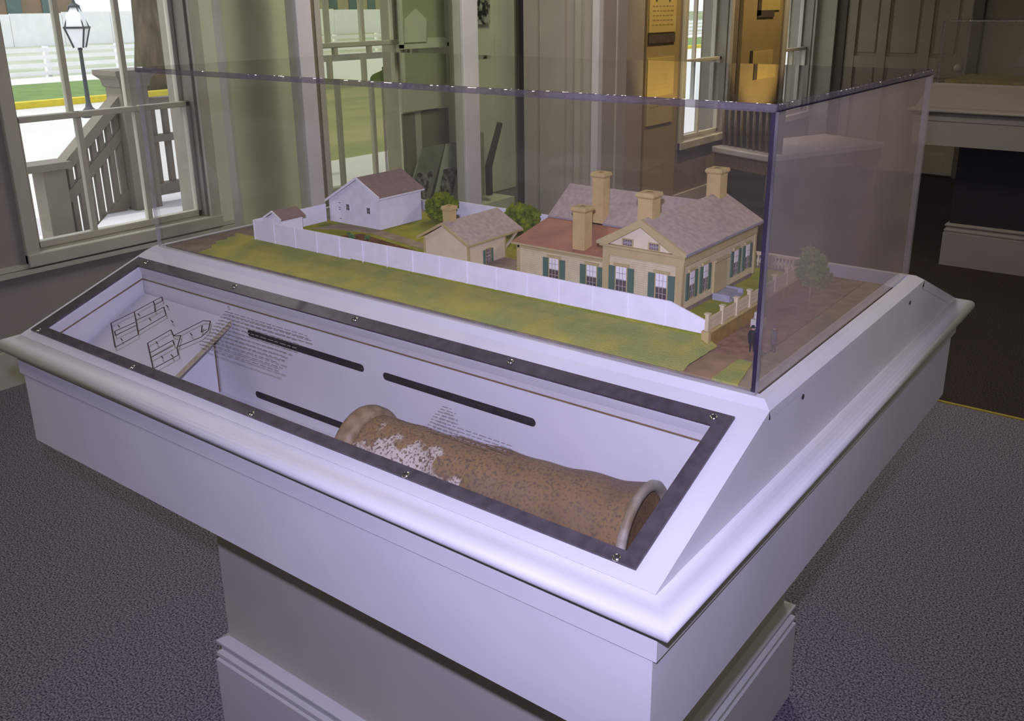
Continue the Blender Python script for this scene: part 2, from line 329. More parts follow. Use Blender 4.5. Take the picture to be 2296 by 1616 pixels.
for z in (.18, .42, .66, .88): MB().box(-28.36, -28.30, 1, 84, GZ + z - .07, GZ + z + .05).build('rail', WF, rf)
bf = thing('board_fence', (-54, 24, GZ), 'tall white board fence far behind the lawn', 'fence')
for k in range(30):
    y = 4 + k * 3.0; MB().box(-54.05, -53.95, y + .02, y + 2.98, GZ, GZ + 1.85 - .05 * math.sin(k * 1.3)).build('panel', WF, bf)
BR = pmat('far_brick', (.34, .22, .15), .9, .2, .8, (.25, .2, .14))
def far_house(x, y, w_, h, mt, label):
    t = thing('far_house', (x, y, GZ), label, 'building')
    MB().box(x - 6, x, y - w_ / 2, y + w_ / 2, GZ, GZ + h).build('wall', mt, t)
    MB().prism([(x + .4, y - w_ / 2 - .4, GZ + h), (x - 6.4, y - w_ / 2 - .4, GZ + h), (x - 3, y - w_ / 2 - .4, GZ + h + 2.4)], (0, w_ + .8, 0)).build('roof', pmat('far_roof', (.2, .18, .17), .9, .2, 1), t)
    for k in range(int(w_ / 2.2)):
        yy = y - w_ / 2 + 1.2 + k * 2.2; MB().box(x, x + .06, yy - .45, yy + .45, GZ + 1.2, GZ + 2.7).build('window', pmat('far_window', (.12, .18, .17), .2, .1, 2), t)
far_house(-60, 24, 16, 4.2, BR, 'brown brick house behind the board fence seen by the porch window')
far_house(-60, 58, 14, 4.2, pmat('far_cream', (.50, .42, .28), .9, .1, 1), 'cream house behind the board fence beyond the wall case')
def blob(m, c, r, n=40, flat=1.0, seed=0, lump=(.20, .34)):
    rnd = random.Random(seed); c = Vector(c)
    for _ in range(n):
        d = Vector((rnd.gauss(0, 1), rnd.gauss(0, 1), rnd.gauss(0, 1))).normalized() * (rnd.random() ** .4)
        p = c + Vector((d.x * r, d.y * r, d.z * r * flat)); rr = r * rnd.uniform(*lump)
        ico = [(0, 0, 1), (.894, 0, .447), (.276, .851, .447), (-.724, .526, .447), (-.724, -.526, .447), (.276, -.851, .447), (.724, .526, -.447), (-.276, .851, -.447), (-.894, 0, -.447), (-.276, -.851, -.447), (.724, -.526, -.447), (0, 0, -1)]
        F = [(0, 1, 2), (0, 2, 3), (0, 3, 4), (0, 4, 5), (0, 5, 1), (1, 6, 2), (2, 7, 3), (3, 8, 4), (4, 9, 5), (5, 10, 1), (6, 7, 2), (7, 8, 3), (8, 9, 4), (9, 10, 5), (10, 6, 1), (11, 7, 6), (11, 8, 7), (11, 9, 8), (11, 10, 9), (11, 6, 10)]
        m.add([p + Vector(q) * rr * rnd.uniform(.8, 1.2) for q in ico], F)
BARK = pmat('bark', (.16, .12, .09), .95, .35, 6, (.09, .07, .055), bump=.6, stretch=(1, 1, .25))
LEAF = pmat('street_leaves', (.13, .22, .05), .9, .3, 3, (.07, .13, .03))
def street_tree(x, y, r, h, label):
    t = thing('street_tree', (x, y, GZ), label, 'tree'); m = MB(); m.sm = True
    m.tube([(x, y, GZ), (x + .05, y, GZ + h * .3), (x - .1, y + .1, GZ + h * .7), (x, y, GZ + h)], [r * 1.35, r, r * .85, r * .5], 14).build('trunk', BARK, t)
    c = MB(); c.sm = True; blob(c, (x, y, GZ + h + 1.6), 2.6, 60, .8, int(x * 7)); c.build('foliage', LEAF, t)
street_tree(-20.6, 12.85, .44, 4.4, 'thick brown street tree trunk behind the porch post')
street_tree(-22.5, 25.5, .40, 4.5, 'street tree on the verge seen through the wall case')
# lamp post
t = thing('lamp_post', (-16.8, 8.9, GZ), 'black gas style lamp post standing by the street', 'lamp post')
IRON = pmat('cast_iron', (.05, .055, .06), .5, .2, 10)
m = MB(); m.sm = True; m.lathe([(.16, 0), (.15, .12), (.07, .2), (.045, .3), (.034, 1.30), (.05, 1.33), (.035, 1.36)], (-16.8, 8.9, GZ), n=14).build('pole', IRON, t)
L0 = GZ + 1.36
LPANE = pmat('lantern_pane', (.80, .80, .86), .3, .05, 4)
MB().lathe([(.10, 0), (.12, .02), (.245, .36)], (-16.8, 8.9, L0), n=4).build('lower_glass', LPANE, t)
MB().lathe([(.285, .36), (.285, .40), (.24, .40), (.24, .36)], (-16.8, 8.9, L0), n=4).build('lantern_ring', IRON, t)
MB().lathe([(.235, .40), (.19, .62), (.09, .76)], (-16.8, 8.9, L0), n=4).build('upper_glass', LPANE, t)
MB().lathe([(.11, .76), (.11, .79), (.04, .84), (.02, .92)], (-16.8, 8.9, L0), n=12).build('finial', IRON, t)
for k in range(4):
    a = math.pi / 2 * k; cx, sx = math.cos(a), math.sin(a)
    MB().bar((-16.8 + .125 * cx, 8.9 + .125 * sx, L0), (-16.8 + .255 * cx, 8.9 + .255 * sx, L0 + .37), .025, .025).build('lantern_rib', IRON, t)
    MB().bar((-16.8 + .245 * cx, 8.9 + .245 * sx, L0 + .39), (-16.8 + .10 * cx, 8.9 + .10 * sx, L0 + .77), .02, .02).build('lantern_rib', IRON, t)
# porch deck, stair and railing
PORCH = pmat('porch_paint_shaded', (.19, .165, .135), .8, .08, 4)  # tone darkened to stand in for shade from an unbuilt porch roof
DECK = pmat('porch_deck_white', (.66, .64, .68), .8, .05, 3)
tag(MB().prism([(XW - .23, 1.2, -.14), (-4.0, 1.6, -.14), (-4.4, 2.08, -.14), (-5.56, 3.04, -.14), (-5.6, 7.2, -.14), (XW - .23, 7.2, -.14)], (0, 0, .14)).build('porch_deck', DECK), 'white painted porch floor outside the window', 'porch', kind='structure')
pr = thing('porch_railing', (-5.1, 2.8, 0), 'tan wooden porch and stair railing with stout square post', 'railing')
XR = -5.1
def rpost(y, w_, z0, z1, cap):
    MB().box(XR - w_ / 2, XR + w_ / 2, y - w_ / 2, y + w_ / 2, z0, z1).build('post', PORCH, pr, .006)
    if cap:
        MB().sweep_rect([(-.1, z1 + .09), (.055, z1 + .09), (.055, z1 + .055), (.02, z1 + .02), (.012, z1 - .03), (0, z1 - .04)], XR - w_ / 2, XR + w_ / 2, y - w_ / 2, y + w_ / 2).box(XR - .1, XR + .1, y - .1, y + .1, z1, z1 + .085).build('post_cap', PORCH, pr)
rpost(2.95, .22, 0, .97, True)
rpost(2.26, .17, -.6, .40, False); MB().box(XR - .11, XR + .11, 2.0, 2.38, .40, .45).build('handrail', PORCH, pr)
MB().bar((XR, 2.36, .40), (XR, 2.87, .85), .13, .07).build('handrail', PORCH, pr)
MB().bar((XR, 2.36, .16), (XR, 2.87, .61), .05, .07).build('mid_rail', PORCH, pr)
MB().bar((XR, 2.36, -.32), (XR, 2.87, .13), .05, .10).build('bottom_rail', PORCH, pr)
for k in range(7):
    y = 2.41 + k * .068; s_ = (y - 2.36) * .88
    MB().box(XR - .02, XR + .02, y - .019, y + .019, -.32 + s_, .40 + s_).build('baluster', PORCH, pr)
for z, h in ((.80, .07), (.52, .05), (.12, .09)): MB().box(XR - .05, XR + .05, 3.06, 4.6, z - h / 2, z + h / 2).build('rail', PORCH, pr)
for k in range(14):
    y = 3.13 + k * .112; MB().box(XR - .02, XR + .02, y - .021, y + .021, .10, .80).build('baluster', PORCH, pr)
sr = thing('porch_stair', (-5.9, 2.4, GZ), 'pale porch stair descending beside the railing', 'stairs')
for k in range(4):
    MB().box(-6.6, -5.2, 2.80 - (k + 1) * .22, 2.80 - k * .22, GZ, -.15 - k * .15).build('step', DECK, sr)

# ================================================================== GLAZED WALL CASE (against the window wall)
XG = -1.95
wc = thing('wall_display_case', (XG, 2.7, 0), 'tall glazed wall case with white posts and green tinted glass', 'display case')
for a, b in ((2.007, 2.10), (3.21, 3.345)): MB().box(XG - .06, XG + .02, a, b, .0, 2.6).build('post', TRIMW, wc, .004)
MB().box(XG - .05, XG + .01, 2.10, 2.125, 0, 2.6).build('post_bead', pmat('bead_brown', (.22, .19, .13), .6, .1, 10), wc)
MB().box(XG - .05, XG + .015, 2.125, 2.16, 0, 2.6).build('post_bead', TRIM, wc)
MB().box(XG - .03, XG + .008, 3.775, 3.80, 0, 2.6).build('end_gasket', pmat('gasket_black', (.02, .02, .025), .5, .1, 20), wc)
MB().box(XG - .04, XG + .012, 1.59, 1.606, 0, 2.6).build('edge_bead', TRIM, wc)
for a, b in ((1.606, 2.007), (2.16, 3.21), (3.345, 3.775)): MB().box(XG - .008, XG, a, b, .1, 2.55).build('glass_pane', GREENGLASS, wc)
MB().box(XG - .03, XG + .01, 1.59, 3.80, 0, .1).build('foot_rail', TRIMW, wc); MB().box(XG - .03, XG + .01, 1.59, 3.80, 2.55, 2.65).build('head_rail', TRIMW, wc)
MB().box(XW + .002, XG - .06, 1.62, 3.78, 0, .30).build('case_floor', GREENWALL, wc)
MB().box(XW + .001, XW + .006, 1.62, 2.20, .30, 2.6).box(XW + .001, XW + .006, 3.125, 4.06, .30, 2.6).build('case_back', GREENWALL, wc)
def board(name, y0, y1, z0, z1, mat, label, cat, group=None, x=XW + .03, th=.012):
    return tag(box(name, mat, None, x, x + th, y0, y1, z0, z1), label, cat, group)
PAPER = pmat('pale_board', (.55, .58, .46), .8, .06, 6); PAPER2 = pmat('mid_board', (.34, .37, .25), .8, .08, 6)
gb = thing('house_outline_board', (XW + .04, 3.15, 1.29), 'framed board with a pale gabled house outline in wall case', 'display board')
MB().box(XW + .03, XW + .04, 2.95, 3.35, 1.28, 1.75).build('backing', PAPER2, gb)
MB().prism([(XW + .041, 2.975, 1.30), (XW + .041, 3.16, 1.30), (XW + .041, 3.17, 1.425), (XW + .041, 3.085, 1.485), (XW + .041, 2.985, 1.425)], (.006, 0, 0)).build('house_shape', PAPER, gb)
MB().box(XW + .04, XW + .055, 2.94, 2.965, 1.27, 1.75).box(XW + .04, XW + .055, 3.335, 3.35, 1.27, 1.75).box(XW + .04, XW + .055, 2.94, 3.35, 1.265, 1.29).build('frame', PAPER, gb)
MB().box(XW + .04, XW + .05, 3.165, 3.335, 1.29, 1.32).build('caption_strip', PAPER, gb)
board('caption_shelf', 2.94, 3.36, 1.13, 1.20, PAPER, 'pale shelf edge below the house outline board', 'shelf', x=XW + .03, th=.05)
board('text_board', 2.96, 3.28, .91, 1.04, PAPER, 'small pale text board above the dark wall panel in the case', 'display board')
dp = board('dark_board', 2.96, 3.36, .30, .90, pmat('dark_board_mat', (.20, .21, .14), .8, .1, 5), 'dark lower board behind the portrait cards', 'display board', x=XW + .012)
ph = thing('photo_print', (XW + .03, 3.7, 1.39), 'small black and white photograph hung inside the wall case', 'photograph')
MB().box(XW + .02, XW + .03, 3.625, 3.78, 1.385, 1.62).build('print', pmat('photo_tones', (.45, .48, .42), .5, .5, 22, (.015, .02, .02), thr=(.45, .55)), ph)
def easel_card(y0, z0, y1, z1, wd, label, mt, group=None):
    t = thing('easel_card', (XW + .15, y0, z0), label, 'display card', group)
    MB().prism([(XW + .10, y0, z0), (XW + .10, y0 + wd, z0), (XW + .10, y1 + wd, z1), (XW + .10, y1, z1)], (.012, 0, 0)).build('card', mt, t)
    MB().prism([(XW + .113, y0 + .03, z0 + .02), (XW + .113, y0 + wd - .03, z0 + .02), (XW + .113, (y0 + y1) / 2 + wd - .03, (z0 + z1) / 2 + .02), (XW + .113, (y0 + y1) / 2 + .03, (z0 + z1) / 2 + .02)], (.002, 0, 0)).build('portrait', pmat('portrait_tones', (.30, .33, .30), .5, .5, 25, (.03, .035, .035), thr=(.42, .58)), t)
easel_card(2.86, .38, 3.02, .70, .20, 'dark portrait card leaning behind the barn roof', pmat('card_dark', (.22, .25, .19), .8, .2, 10))
easel_card(3.10, .36, 3.24, .70, .20, 'pale portrait card leaning against the white post', pmat('card_pale', (.45, .52, .42), .8, .1, 10))
t = thing('leaning_panel', (XW + .15, 3.55, .3), 'thin dark edged panel leaning in the last bay of the wall case', 'display panel')
MB().prism([(XW + .16, 3.54, .34), (XW + .16, 3.575, .34), (XW + .16, 3.575, .52), (XW + .16, 3.69, .78), (XW + .16, 3.67, .79), (XW + .16, 3.54, .53)], (.03, 0, 0)).build('panel_edge', pmat('panel_edge_dark', (.06, .05, .035), .7, .1, 10), t)
MB().box(XW + .12, XW + .155, 3.36, 3.54, .34, .74).build('panel_face', PAPER2, t)

# ================================================================== LIT PANELS ON THE FAR WALL
TAN = pmat('tan_panel', (.52, .40, .14), .8, .08, 5); TAND = pmat('tan_ground', (.36, .27, .12), .8, .1, 4)
INKD = pmat('panel_ink', (.08, .065, .05), .8, .2, 30)
def wall_panel(y0, y1, label, bars):
    t = thing('wall_panel', (XF, (y0 + y1) / 2, .2), label, 'wall panel')
    MB().box(XF, XF + .03, y0, y1, .10, 2.4).build('backing', TAND, t)
    for nm, a, b, c, d_, mt in bars: MB().box(XF + .03, XF + .04, a, b, c, d_).build(nm, mt, t)
    return t
tp = wall_panel(4.60, 5.06, 'warm lit text panel with a dark bar nearest the return wall', [('text_sheet', 4.61, 4.98, 1.315, 1.9, TAN), ('dark_bar', 4.61, 4.975, 1.245, 1.305, INKD), ('text_sheet', 4.61, 4.98, .70, 1.15, TAN)])
m = MB()
rnd = random.Random(3)
for zc in [1.48, 1.45, 1.42, 1.39, 1.36] + [1.09 - .03 * k for k in range(10)]:
    y = 4.65
    while y < 4.93:
        l = rnd.uniform(.02, .05); m.box(XF + .04, XF + .0408, y, min(y + l, 4.94), zc, zc + .007); y += l + .012
m.build('printed_lines', pmat('faint_ink', (.30, .23, .09), .8, .1, 20), tp)
for yy in (4.70, 4.88): MB().prism([(XF + .04, yy - .02, 1.53), (XF + .04, yy + .02, 1.53), (XF + .04, yy, 1.505)], (.001, 0, 0)).build('printed_mark', INKD, tp)
tp2 = wall_panel(6.10, 6.88, 'warm lit panel with a dark cornered frame between two windows', [('picture_sheet', 6.42, 6.80, 1.44, 1.9, TAN), ('frame_side', 6.36, 6.42, 1.40, 1.9, INKD), ('frame_foot', 6.36, 6.69, 1.385, 1.44, INKD), ('picture_sheet', 6.3, 6.72, .72, 1.12, TAN), ('printed_mark', 6.27, 6.31, 1.0, 1.13, INKD)])

# ceiling spotlights: real fittings above the frame
def spotlight(loc, target, energy, color, label, size=R(62), soft=.03, lens=.035, es=6.0):
    t = thing('ceiling_spotlight', loc, label, 'spotlight'); d = (Vector(target) - Vector(loc)).normalized(); c = Vector(loc)
    m = MB(); m.sm = True
    m.lathe([(.034, -.16), (.045, -.15), (.048, -.02), (.052, 0), (.046, 0), (.042, -.03)], c, d, 20).build('lamp_head', pmat('spot_black', (.03, .03, .03), .4, .1, 10), t)
    MB().lathe([(.001, -.018), (.041, -.018), (.041, -.022), (.001, -.022)], c, d, 20).build('lamp_lens', emis('spot_glow_%s' % label[:14], color, es), t)
    b = c - d * .10
    MB().box(b.x - .012, b.x + .012, b.y - .012, b.y + .012, b.z, 3.0).build('stem', pmat('spot_black', (.03, .03, .03), .4, .1, 10), t)
    l = light('spot_light', 'SPOT', c + d * .01, target, energy, color, spot_size=size, spot_blend=.6, shadow_soft_size=soft); l.parent = t; l.location = l.location - Vector(loc)
    return t
WARM = (1.0, .74, .38)
spotlight((-.75, 4.75, 2.75), (XF, 4.82, 1.2), 85, WARM, 'warm spotlight aimed at the text panel')
spotlight((-.75, 6.45, 2.75), (XF, 6.5, 1.2), 85, WARM, 'warm spotlight aimed at the cornered frame panel')
spotlight((2.25, 1.75, 2.75), (.85, .30, 1.05), 46, (1.0, .82, .58), 'spotlight over the house model beyond its street end', R(25))
spotlight((.25, 1.45, 2.75), (.55, .30, 1.05), 22, (1.0, .86, .66), 'spotlight over the house model near the wall case', R(30), es=14)
spotlight((-1.5, .66, 2.5), (.3, .1, 1.2), 14, (1.0, .93, .85), 'spotlight by the porch window aimed at the model cover', R(34), soft=.02, es=30)
spotlight((1.6, 3.6, 2.8), (1.0, 5.1, 1.0), 20, (1.0, .70, .36), 'warm spotlight aimed at the second table case', R(55))
# broad fill panels added out of view to lift the room's ambient light
def fill_panel(x, y, e, label):
    t = thing('fill_light', (x, y, 2.97), label, 'fill light')
    MB().box(x - .62, x + .62, y - .32, y + .32, 2.955, 3.0).build('fill_tray', TRIMW, t)
    MB().box(x - .58, x + .58, y - .28, y + .28, 2.947, 2.955).build('fill_diffuser', emis('fill_glow', (1.0, .93, .80), .9), t)
    l = light('fill_area', 'AREA', (x, y, 2.94), (x, y, 0), e, (1.0, .92, .78), shape='RECTANGLE', size=1.16, size_y=.56); l.parent = t; l.location = l.location - t.location
fill_panel(3.1, 1.2, 6, 'added fill light panel over the open floor')
fill_panel(3.1, 5.0, 6, 'added fill light panel near the end wall')
fill_panel(-.8, -1.4, 12, 'added fill light panel near the front wall')
fill_panel(-.6, 2.7, 36, 'added fill light panel before the glazed wall case')

# ================================================================== TABLE CASES
ZL = 1.04; CW, CD = 1.27, .6534
SA, SB, SZ = .0124, .2805, .938     # front slope: top edge y=-SA, foot y=-SB at z=SZ
SN = Vector((0, -(ZL - SZ), SB - SA)).normalized()   # slope normal
def slope(x, t, off=0.0):
    return Vector((x, -SA - (SB - SA) * t, ZL - (ZL - SZ) * t)) + SN * off
def slope_slab(m, x0, x1, t0, t1, o0, o1):
    P = [slope(x, t, o) for o in (o0, o1) for x, t in ((x0, t1), (x1, t1), (x1, t0), (x0, t0))]
    return m.add(P, [(0, 3, 2, 1), (4, 5, 6, 7), (0, 1, 5, 4), (1, 2, 6, 5), (2, 3, 7, 6), (3, 0, 4, 7)])
GX0, GX1, GT0, GT1 = -.0095, 1.263, .093, .944       # gasket outer
IX0, IX1, IT0, IT1 = .020, 1.243, .172, .886          # gasket inner
def shift(m, d):
    m.v = [(a + d[0], b + d[1], c + d[2]) for a, b, c in m.v]; return m
def table_case(off, label, detail, paint, pl):
    E_ = .0249; xl, xr = -E_, CW + E_; yf, yb = -SA, CD + SA; yF, yB = -SB, CD + SB
    t = thing('table_display_case', (CW / 2 + off[0], CD / 2 + off[1], 0), label, 'display case')
    def B(m, n, mt, bevel=0.0, seg=2): return shift(m, off).build(n, mt, t, bevel, seg)
    # ledge round the model
    B(MB().sweep_rect([(SA, ZL - .012), (SA, ZL), (0.0, 1.0487), (-.0105, 1.0487), (-.0105, ZL - .026)], 0 - (E_ - SA), CW + (E_ - SA), 0, CD), 'ledge', paint)
    B(MB().box(xl + .014, xr - .014, yf + .014, yb - .014, 1.012, 1.024), 'case_deck', pmat('deck_dark', (.085, .07, .085), .8, .1, 10))
    # front slope: frame round the window, or solid
    m = MB()
    if detail:
        for a in ((xl, xr, 0, IT0), (xl, xr, IT1, 1), (xl, IX0, IT0, IT1), (IX1, xr, IT0, IT1)): slope_slab(m, *a, -.016, 0)
    else: slope_slab(m, xl, xr, 0, 1, -.016, 0)
    B(m, 'front_slope', paint)
    B(MB().prism([(xl, yb, ZL), (xr, yb, ZL), (xr, yB, SZ), (xl, yB, SZ)], (0, -.012, -.012)), 'rear_slope', paint)
    for x, s_ in ((xl, 1), (xr, -1)):
        x += s_ * .0006; B(MB().prism([(x, yF, SZ - .03), (x, yF + .001, SZ - .001), (x, yf, ZL - .001), (x, yb, ZL - .001), (x, yB - .001, SZ - .001), (x, yB, SZ - .03)], (s_ * .014, 0, 0)), 'end_panel', paint)
    m = MB(); m.sm = True
    prof = [(-.003, .9365), (.0005, .9362), (.0025, .9350), (.006, .9328), (.011, .9315), (.0165, .9316), (.0225, .9312), (.0275, .9290), (.0310, .9250), (.0325, .9200), (.0320, .9145), (.0290, .9105), (.0240, .9075), (.0170, .9062), (.004, .9062)]
    B(m.sweep_rect(prof, xl, xr, yF, yB), 'edge_moulding', paint)
    B(MB().sweep_rect([(.0, .910), (.0085, .910), (.0085, .864), (-.006, .864)], xl, xr, yF, yB), 'frieze', paint)
    m = MB(); ax0, ax1, ay0, ay1 = xl - .002, xr + .002, yF - .0045, yB + .0045; th = .02
    for a in ((ax0, ax1, ay0, ay0 + th), (ax0, ax1, ay1 - th, ay1), (ax0, ax0 + th, ay0 + th, ay1 - th), (ax1 - th, ax1, ay0 + th, ay1 - th)): m.box(*a, .728, .870)
    B(m, 'apron', paint)
    B(MB().box(ax0 + .01, ax1 - .01, ay0 + .01, ay1 - .01, .735, .75), 'case_bottom', pl)
    B(MB().box(.19, 1.08, -.07, .723, 0, .74), 'plinth', pl)
    B(MB().sweep_rect([(0, .252), (.006, .250), (.020, .243), (.020, .238), (.013, .228), (.013, .220), (.021, .214), (.021, .206), (.017, .204), (.017, .198), (.023, .196), (.023, 0)], .19, 1.08, -.07, .723), 'plinth_base', paint)
    return t
case = table_case((0, 0, 0), 'white table display case with sloped window holding a clay pipe', True, WHITE, PLINTH)
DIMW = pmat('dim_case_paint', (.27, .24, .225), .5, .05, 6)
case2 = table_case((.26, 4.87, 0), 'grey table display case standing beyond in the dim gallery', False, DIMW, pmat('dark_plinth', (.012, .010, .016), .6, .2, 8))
# gasket, screws, pane, printed drawing
m = MB()
for a in ((GX0, GX1, GT0, IT0), (GX0, GX1, IT1, GT1), (GX0, IX0, IT0, IT1), (IX1, GX1, IT0, IT1)): slope_slab(m, *a, .001, .0042)
m.build('gasket', GASKET, case)
pane = slope_slab(MB(), GX0 + .002, GX1 - .002, GT0 + .01, GT1 - .01, -.004, .0008).build('slope_pane', glass('slope_glass', (.985, .985, .985), .8, 1.45), case)
def screw(p, n, parent):
    m = MB(); m.sm = True
    s_ = m.lathe([(.0052, 0), (.0052, .0008), (.0042, .0020), (.0022, .0027), (.0004, .0029)], p, n, 14).build('screw', SCREW, parent)
    q = MB(); u = n.cross(Vector((0, 0, 1))).normalized() if abs(n.z) < .99 else Vector((1, 0, 0)); v_ = n.cross(u); a = random.uniform(0, 3)
    q.obox(Vector(p) + n * .0027, u * math.cos(a) + v_ * math.sin(a), -u * math.sin(a) + v_ * math.cos(a), n, .0035, .0006, .0004)
    q.obox(Vector(p) + n * .0027, -u * math.sin(a) + v_ * math.cos(a), u * math.cos(a) + v_ * math.sin(a), n, .0035, .0006, .0004)
    q.build('screw_slot', SLOT, s_)
for x in (.030, .310, .619, .931, 1.240): screw(slope(x, .128, .0042), SN, case)
for x in (.012, .319, .626, .932, 1.238): screw(slope(x, .930, .0042), SN, case)
for y in (.098, .5825):
    MB().lathe([(.0035, 0), (.0035, .001), (.001, .0015)], (CW + .0249, y, 1.020), (1, 0, 0), 12).build('side_screw', SLOT, case)
# drawings and lettering are printed on the pane
DRAW = [[(.1456, .6857), (.1616, .5454), (.1713, .4201), (.177, .3663), (.1909, .3936), (.1861, .4458), (.1713, .4201)], [(.1861, .4458), (.2072, .4946), (.2116, .4386), (.2404, .4931), (.2288, .6744)], [(.1456, .6857), (.2263, .8397), (.2382, .6973), (.1616, .5454)], [(.1917, .6031), (.2072, .4946)], [(.1784, .7327), (.1954, .6191)], [(.1784, .7327), (.1931, .7596), (.2062, .6415)],
        [(.2804, .7331), (.2915, .5873), (.3138, .6233), (.3268, .6034), (.3511, .695), (.3716, .7379), (.3576, .8829), (.2804, .7331)], [(.3126, .62), (.3328, .4484), (.3483, .4356), (.3678, .504), (.3706, .5661), (.3502, .6823)], [(.3113, .7884), (.3232, .6545), (.3392, .6818)], [(.3254, .8165), (.3376, .6882)], [(.3433, .4846), (.3586, .5334), (.3625, .5006)]]
m = MB()
for L_ in DRAW:
    for a, b in zip(L_, L_[1:]): m.bar(slope(*a, .0011), slope(*b, .0011), .0021, .0003, SN)
for x, t_ in [(.2979, .703), (.345, .7836), (.3607, .7512), (.1803, .5501), (.2191, .5572), (.1715, .6812), (.2166, .4176), (.2705, .5189), (.2168, .7656), (.3435, .5651)]:
    m.bar(slope(x - .005, t_, .0011), slope(x + .006, t_ + .012, .0011), .0018, .0003, SN)
dr = m.build('printed_plan', INK, pane); dr['label'] = 'outline plans of two buildings printed on the glass'
m = MB(); rnd = random.Random(11)
def rows(x0a, x0b, x1a, x1b, t0, t1, n, dash=(.006, .016)):
    for k in range(n):
        f = k / (n - 1); t_ = t0 + (t1 - t0) * f; x = x0a + (x0b - x0a) * f; xe = (x1a + (x1b - x1a) * f) - rnd.uniform(0, .03)
        while x < xe:
            l = rnd.uniform(*dash); m.bar(slope(x, t_, .0011), slope(min(x + l, xe), t_, .0011), .0015, .0003, SN); x += l + .0035
rows(.345, .352, .345 + .02, .40, .29, .33, 2)
rows(.352, .385, .582, .60, .33, .62, 12)
tx = m.build('printed_text', TEXTINK, pane); tx['label'] = 'block of faint grey lettering printed beside the plans'
m = MB()
for k, (xa, xb) in enumerate([(.892, .908), (.893, .920), (.892, .918), (.892, .912), (.892, .935), (.893, 1.03), (.895, 1.032), (.895, 1.03), (.90, 1.0)]):
    t_ = .505 + k * .018; x = xa
    while x < xb:
        l = rnd.uniform(.004, .012); m.bar(slope(x, t_, .0011), slope(min(x + l, xb), t_, .0011), .0014, .0003, SN); x += l + .003
tx = m.build('printed_text', TEXTINK, pane); tx['label'] = 'short faint grey lettering printed above the pipe'
# inside of the sloped window
YB, FZ = -.052, .812
MB().box(IX0 - .006, IX1 + .006, YB, YB + .008, .998, 1.024).build('inner_strip', pmat('strip_grey', (.52, .50, .49), .6, .04, 10), case)
MB().box(IX0 - .006, IX1 + .006, YB - .0005, YB + .008, .9955, .998).build('strip_edge', BROWNLINE, case)
MB().box(IX0 - .006, IX1 + .006, YB + .001, YB + .010, FZ, .9955).build('liner_back', WHITE_IN, case)
MB().box(IX0 - .006, IX1 + .006, -.27, YB + .01, FZ - .012, FZ).build('liner_floor', WHITE_IN, case)
MB().prism([(IX0 - .004, -.262, FZ), (IX0 - .004, -.262, .935), (IX0 - .004, YB, 1.012), (IX0 - .004, YB, FZ)], (-.012, 0, 0)).build('liner_side', WHITE_IN, case)
MB().prism([(IX1 + .004, -.262, FZ), (IX1 + .004, -.262, .935), (IX1 + .004, YB, 1.012), (IX1 + .004, YB, FZ)], (.012, 0, 0)).build('liner_side', WHITE_IN, case)
MB().box(IX0 - .006, IX1 + .006, -.272, -.262, FZ, .928).build('liner_front', WHITE_IN, case)
MB().bar((IX0 - .0035, -.262, .922), (IX0 - .0035, YB, .9965), .0012, .0025).build('side_edge_line', BROWNLINE, case)
def slot(x0, x1, z):
    m = MB(); n = 8; hh = .0065; P = []
    for k in range(n + 1): a = math.pi / 2 + math.pi * k / n; P.append((x0 + hh + hh * math.cos(a), YB + .0008, z + hh * math.sin(a)))
    for k in range(n + 1): a = -math.pi / 2 + math.pi * k / n; P.append((x1 - hh + hh * math.cos(a), YB + .0008, z + hh * math.sin(a)))
    m.prism(P, (0, .004, 0)).build('vent_slot', SLOT, case)
slot(.3385, .6355, .9515); slot(.6785, .9765, .9505); slot(.3430, .641, .834)

# drawing ledge at the far end of the sloped window
t = thing('sloping_board', (.16, -.14, FZ), 'white sloping board on a wedge at the far end of the case window', 'display board')
bz = lambda y: .971 + (y + .052) * .545
MB().prism([(.022, -.056, bz(-.056)), (.300, -.056, bz(-.056)), (.300, -.245, bz(-.245)), (.022, -.245, bz(-.245))], (0, -.0005, -.009)).build('board_top', [WHITE_IN], t)
MB().prism([(.3003, -.056, bz(-.056) - .0005), (.3003, -.245, bz(-.245) - .0005), (.3003, -.2455, bz(-.245) - .010), (.3003, -.0565, bz(-.056) - .010)], (.0014, 0, 0)).build('board_edge', BOARD_EDGE, t)
MB().prism([(.236, -.054, FZ), (.236, -.054, bz(-.054) - .010), (.236, -.24, bz(-.24) - .010), (.236, -.24, FZ)], (-.20, 0, 0)).build('wedge_support', WHITE_IN, t)
MB().bar((.2365, -.0545, FZ), (.2365, -.0545, bz(-.054) - .01), .002, .002, (0, 1, 0)).build('joint_line', BROWNLINE, t)

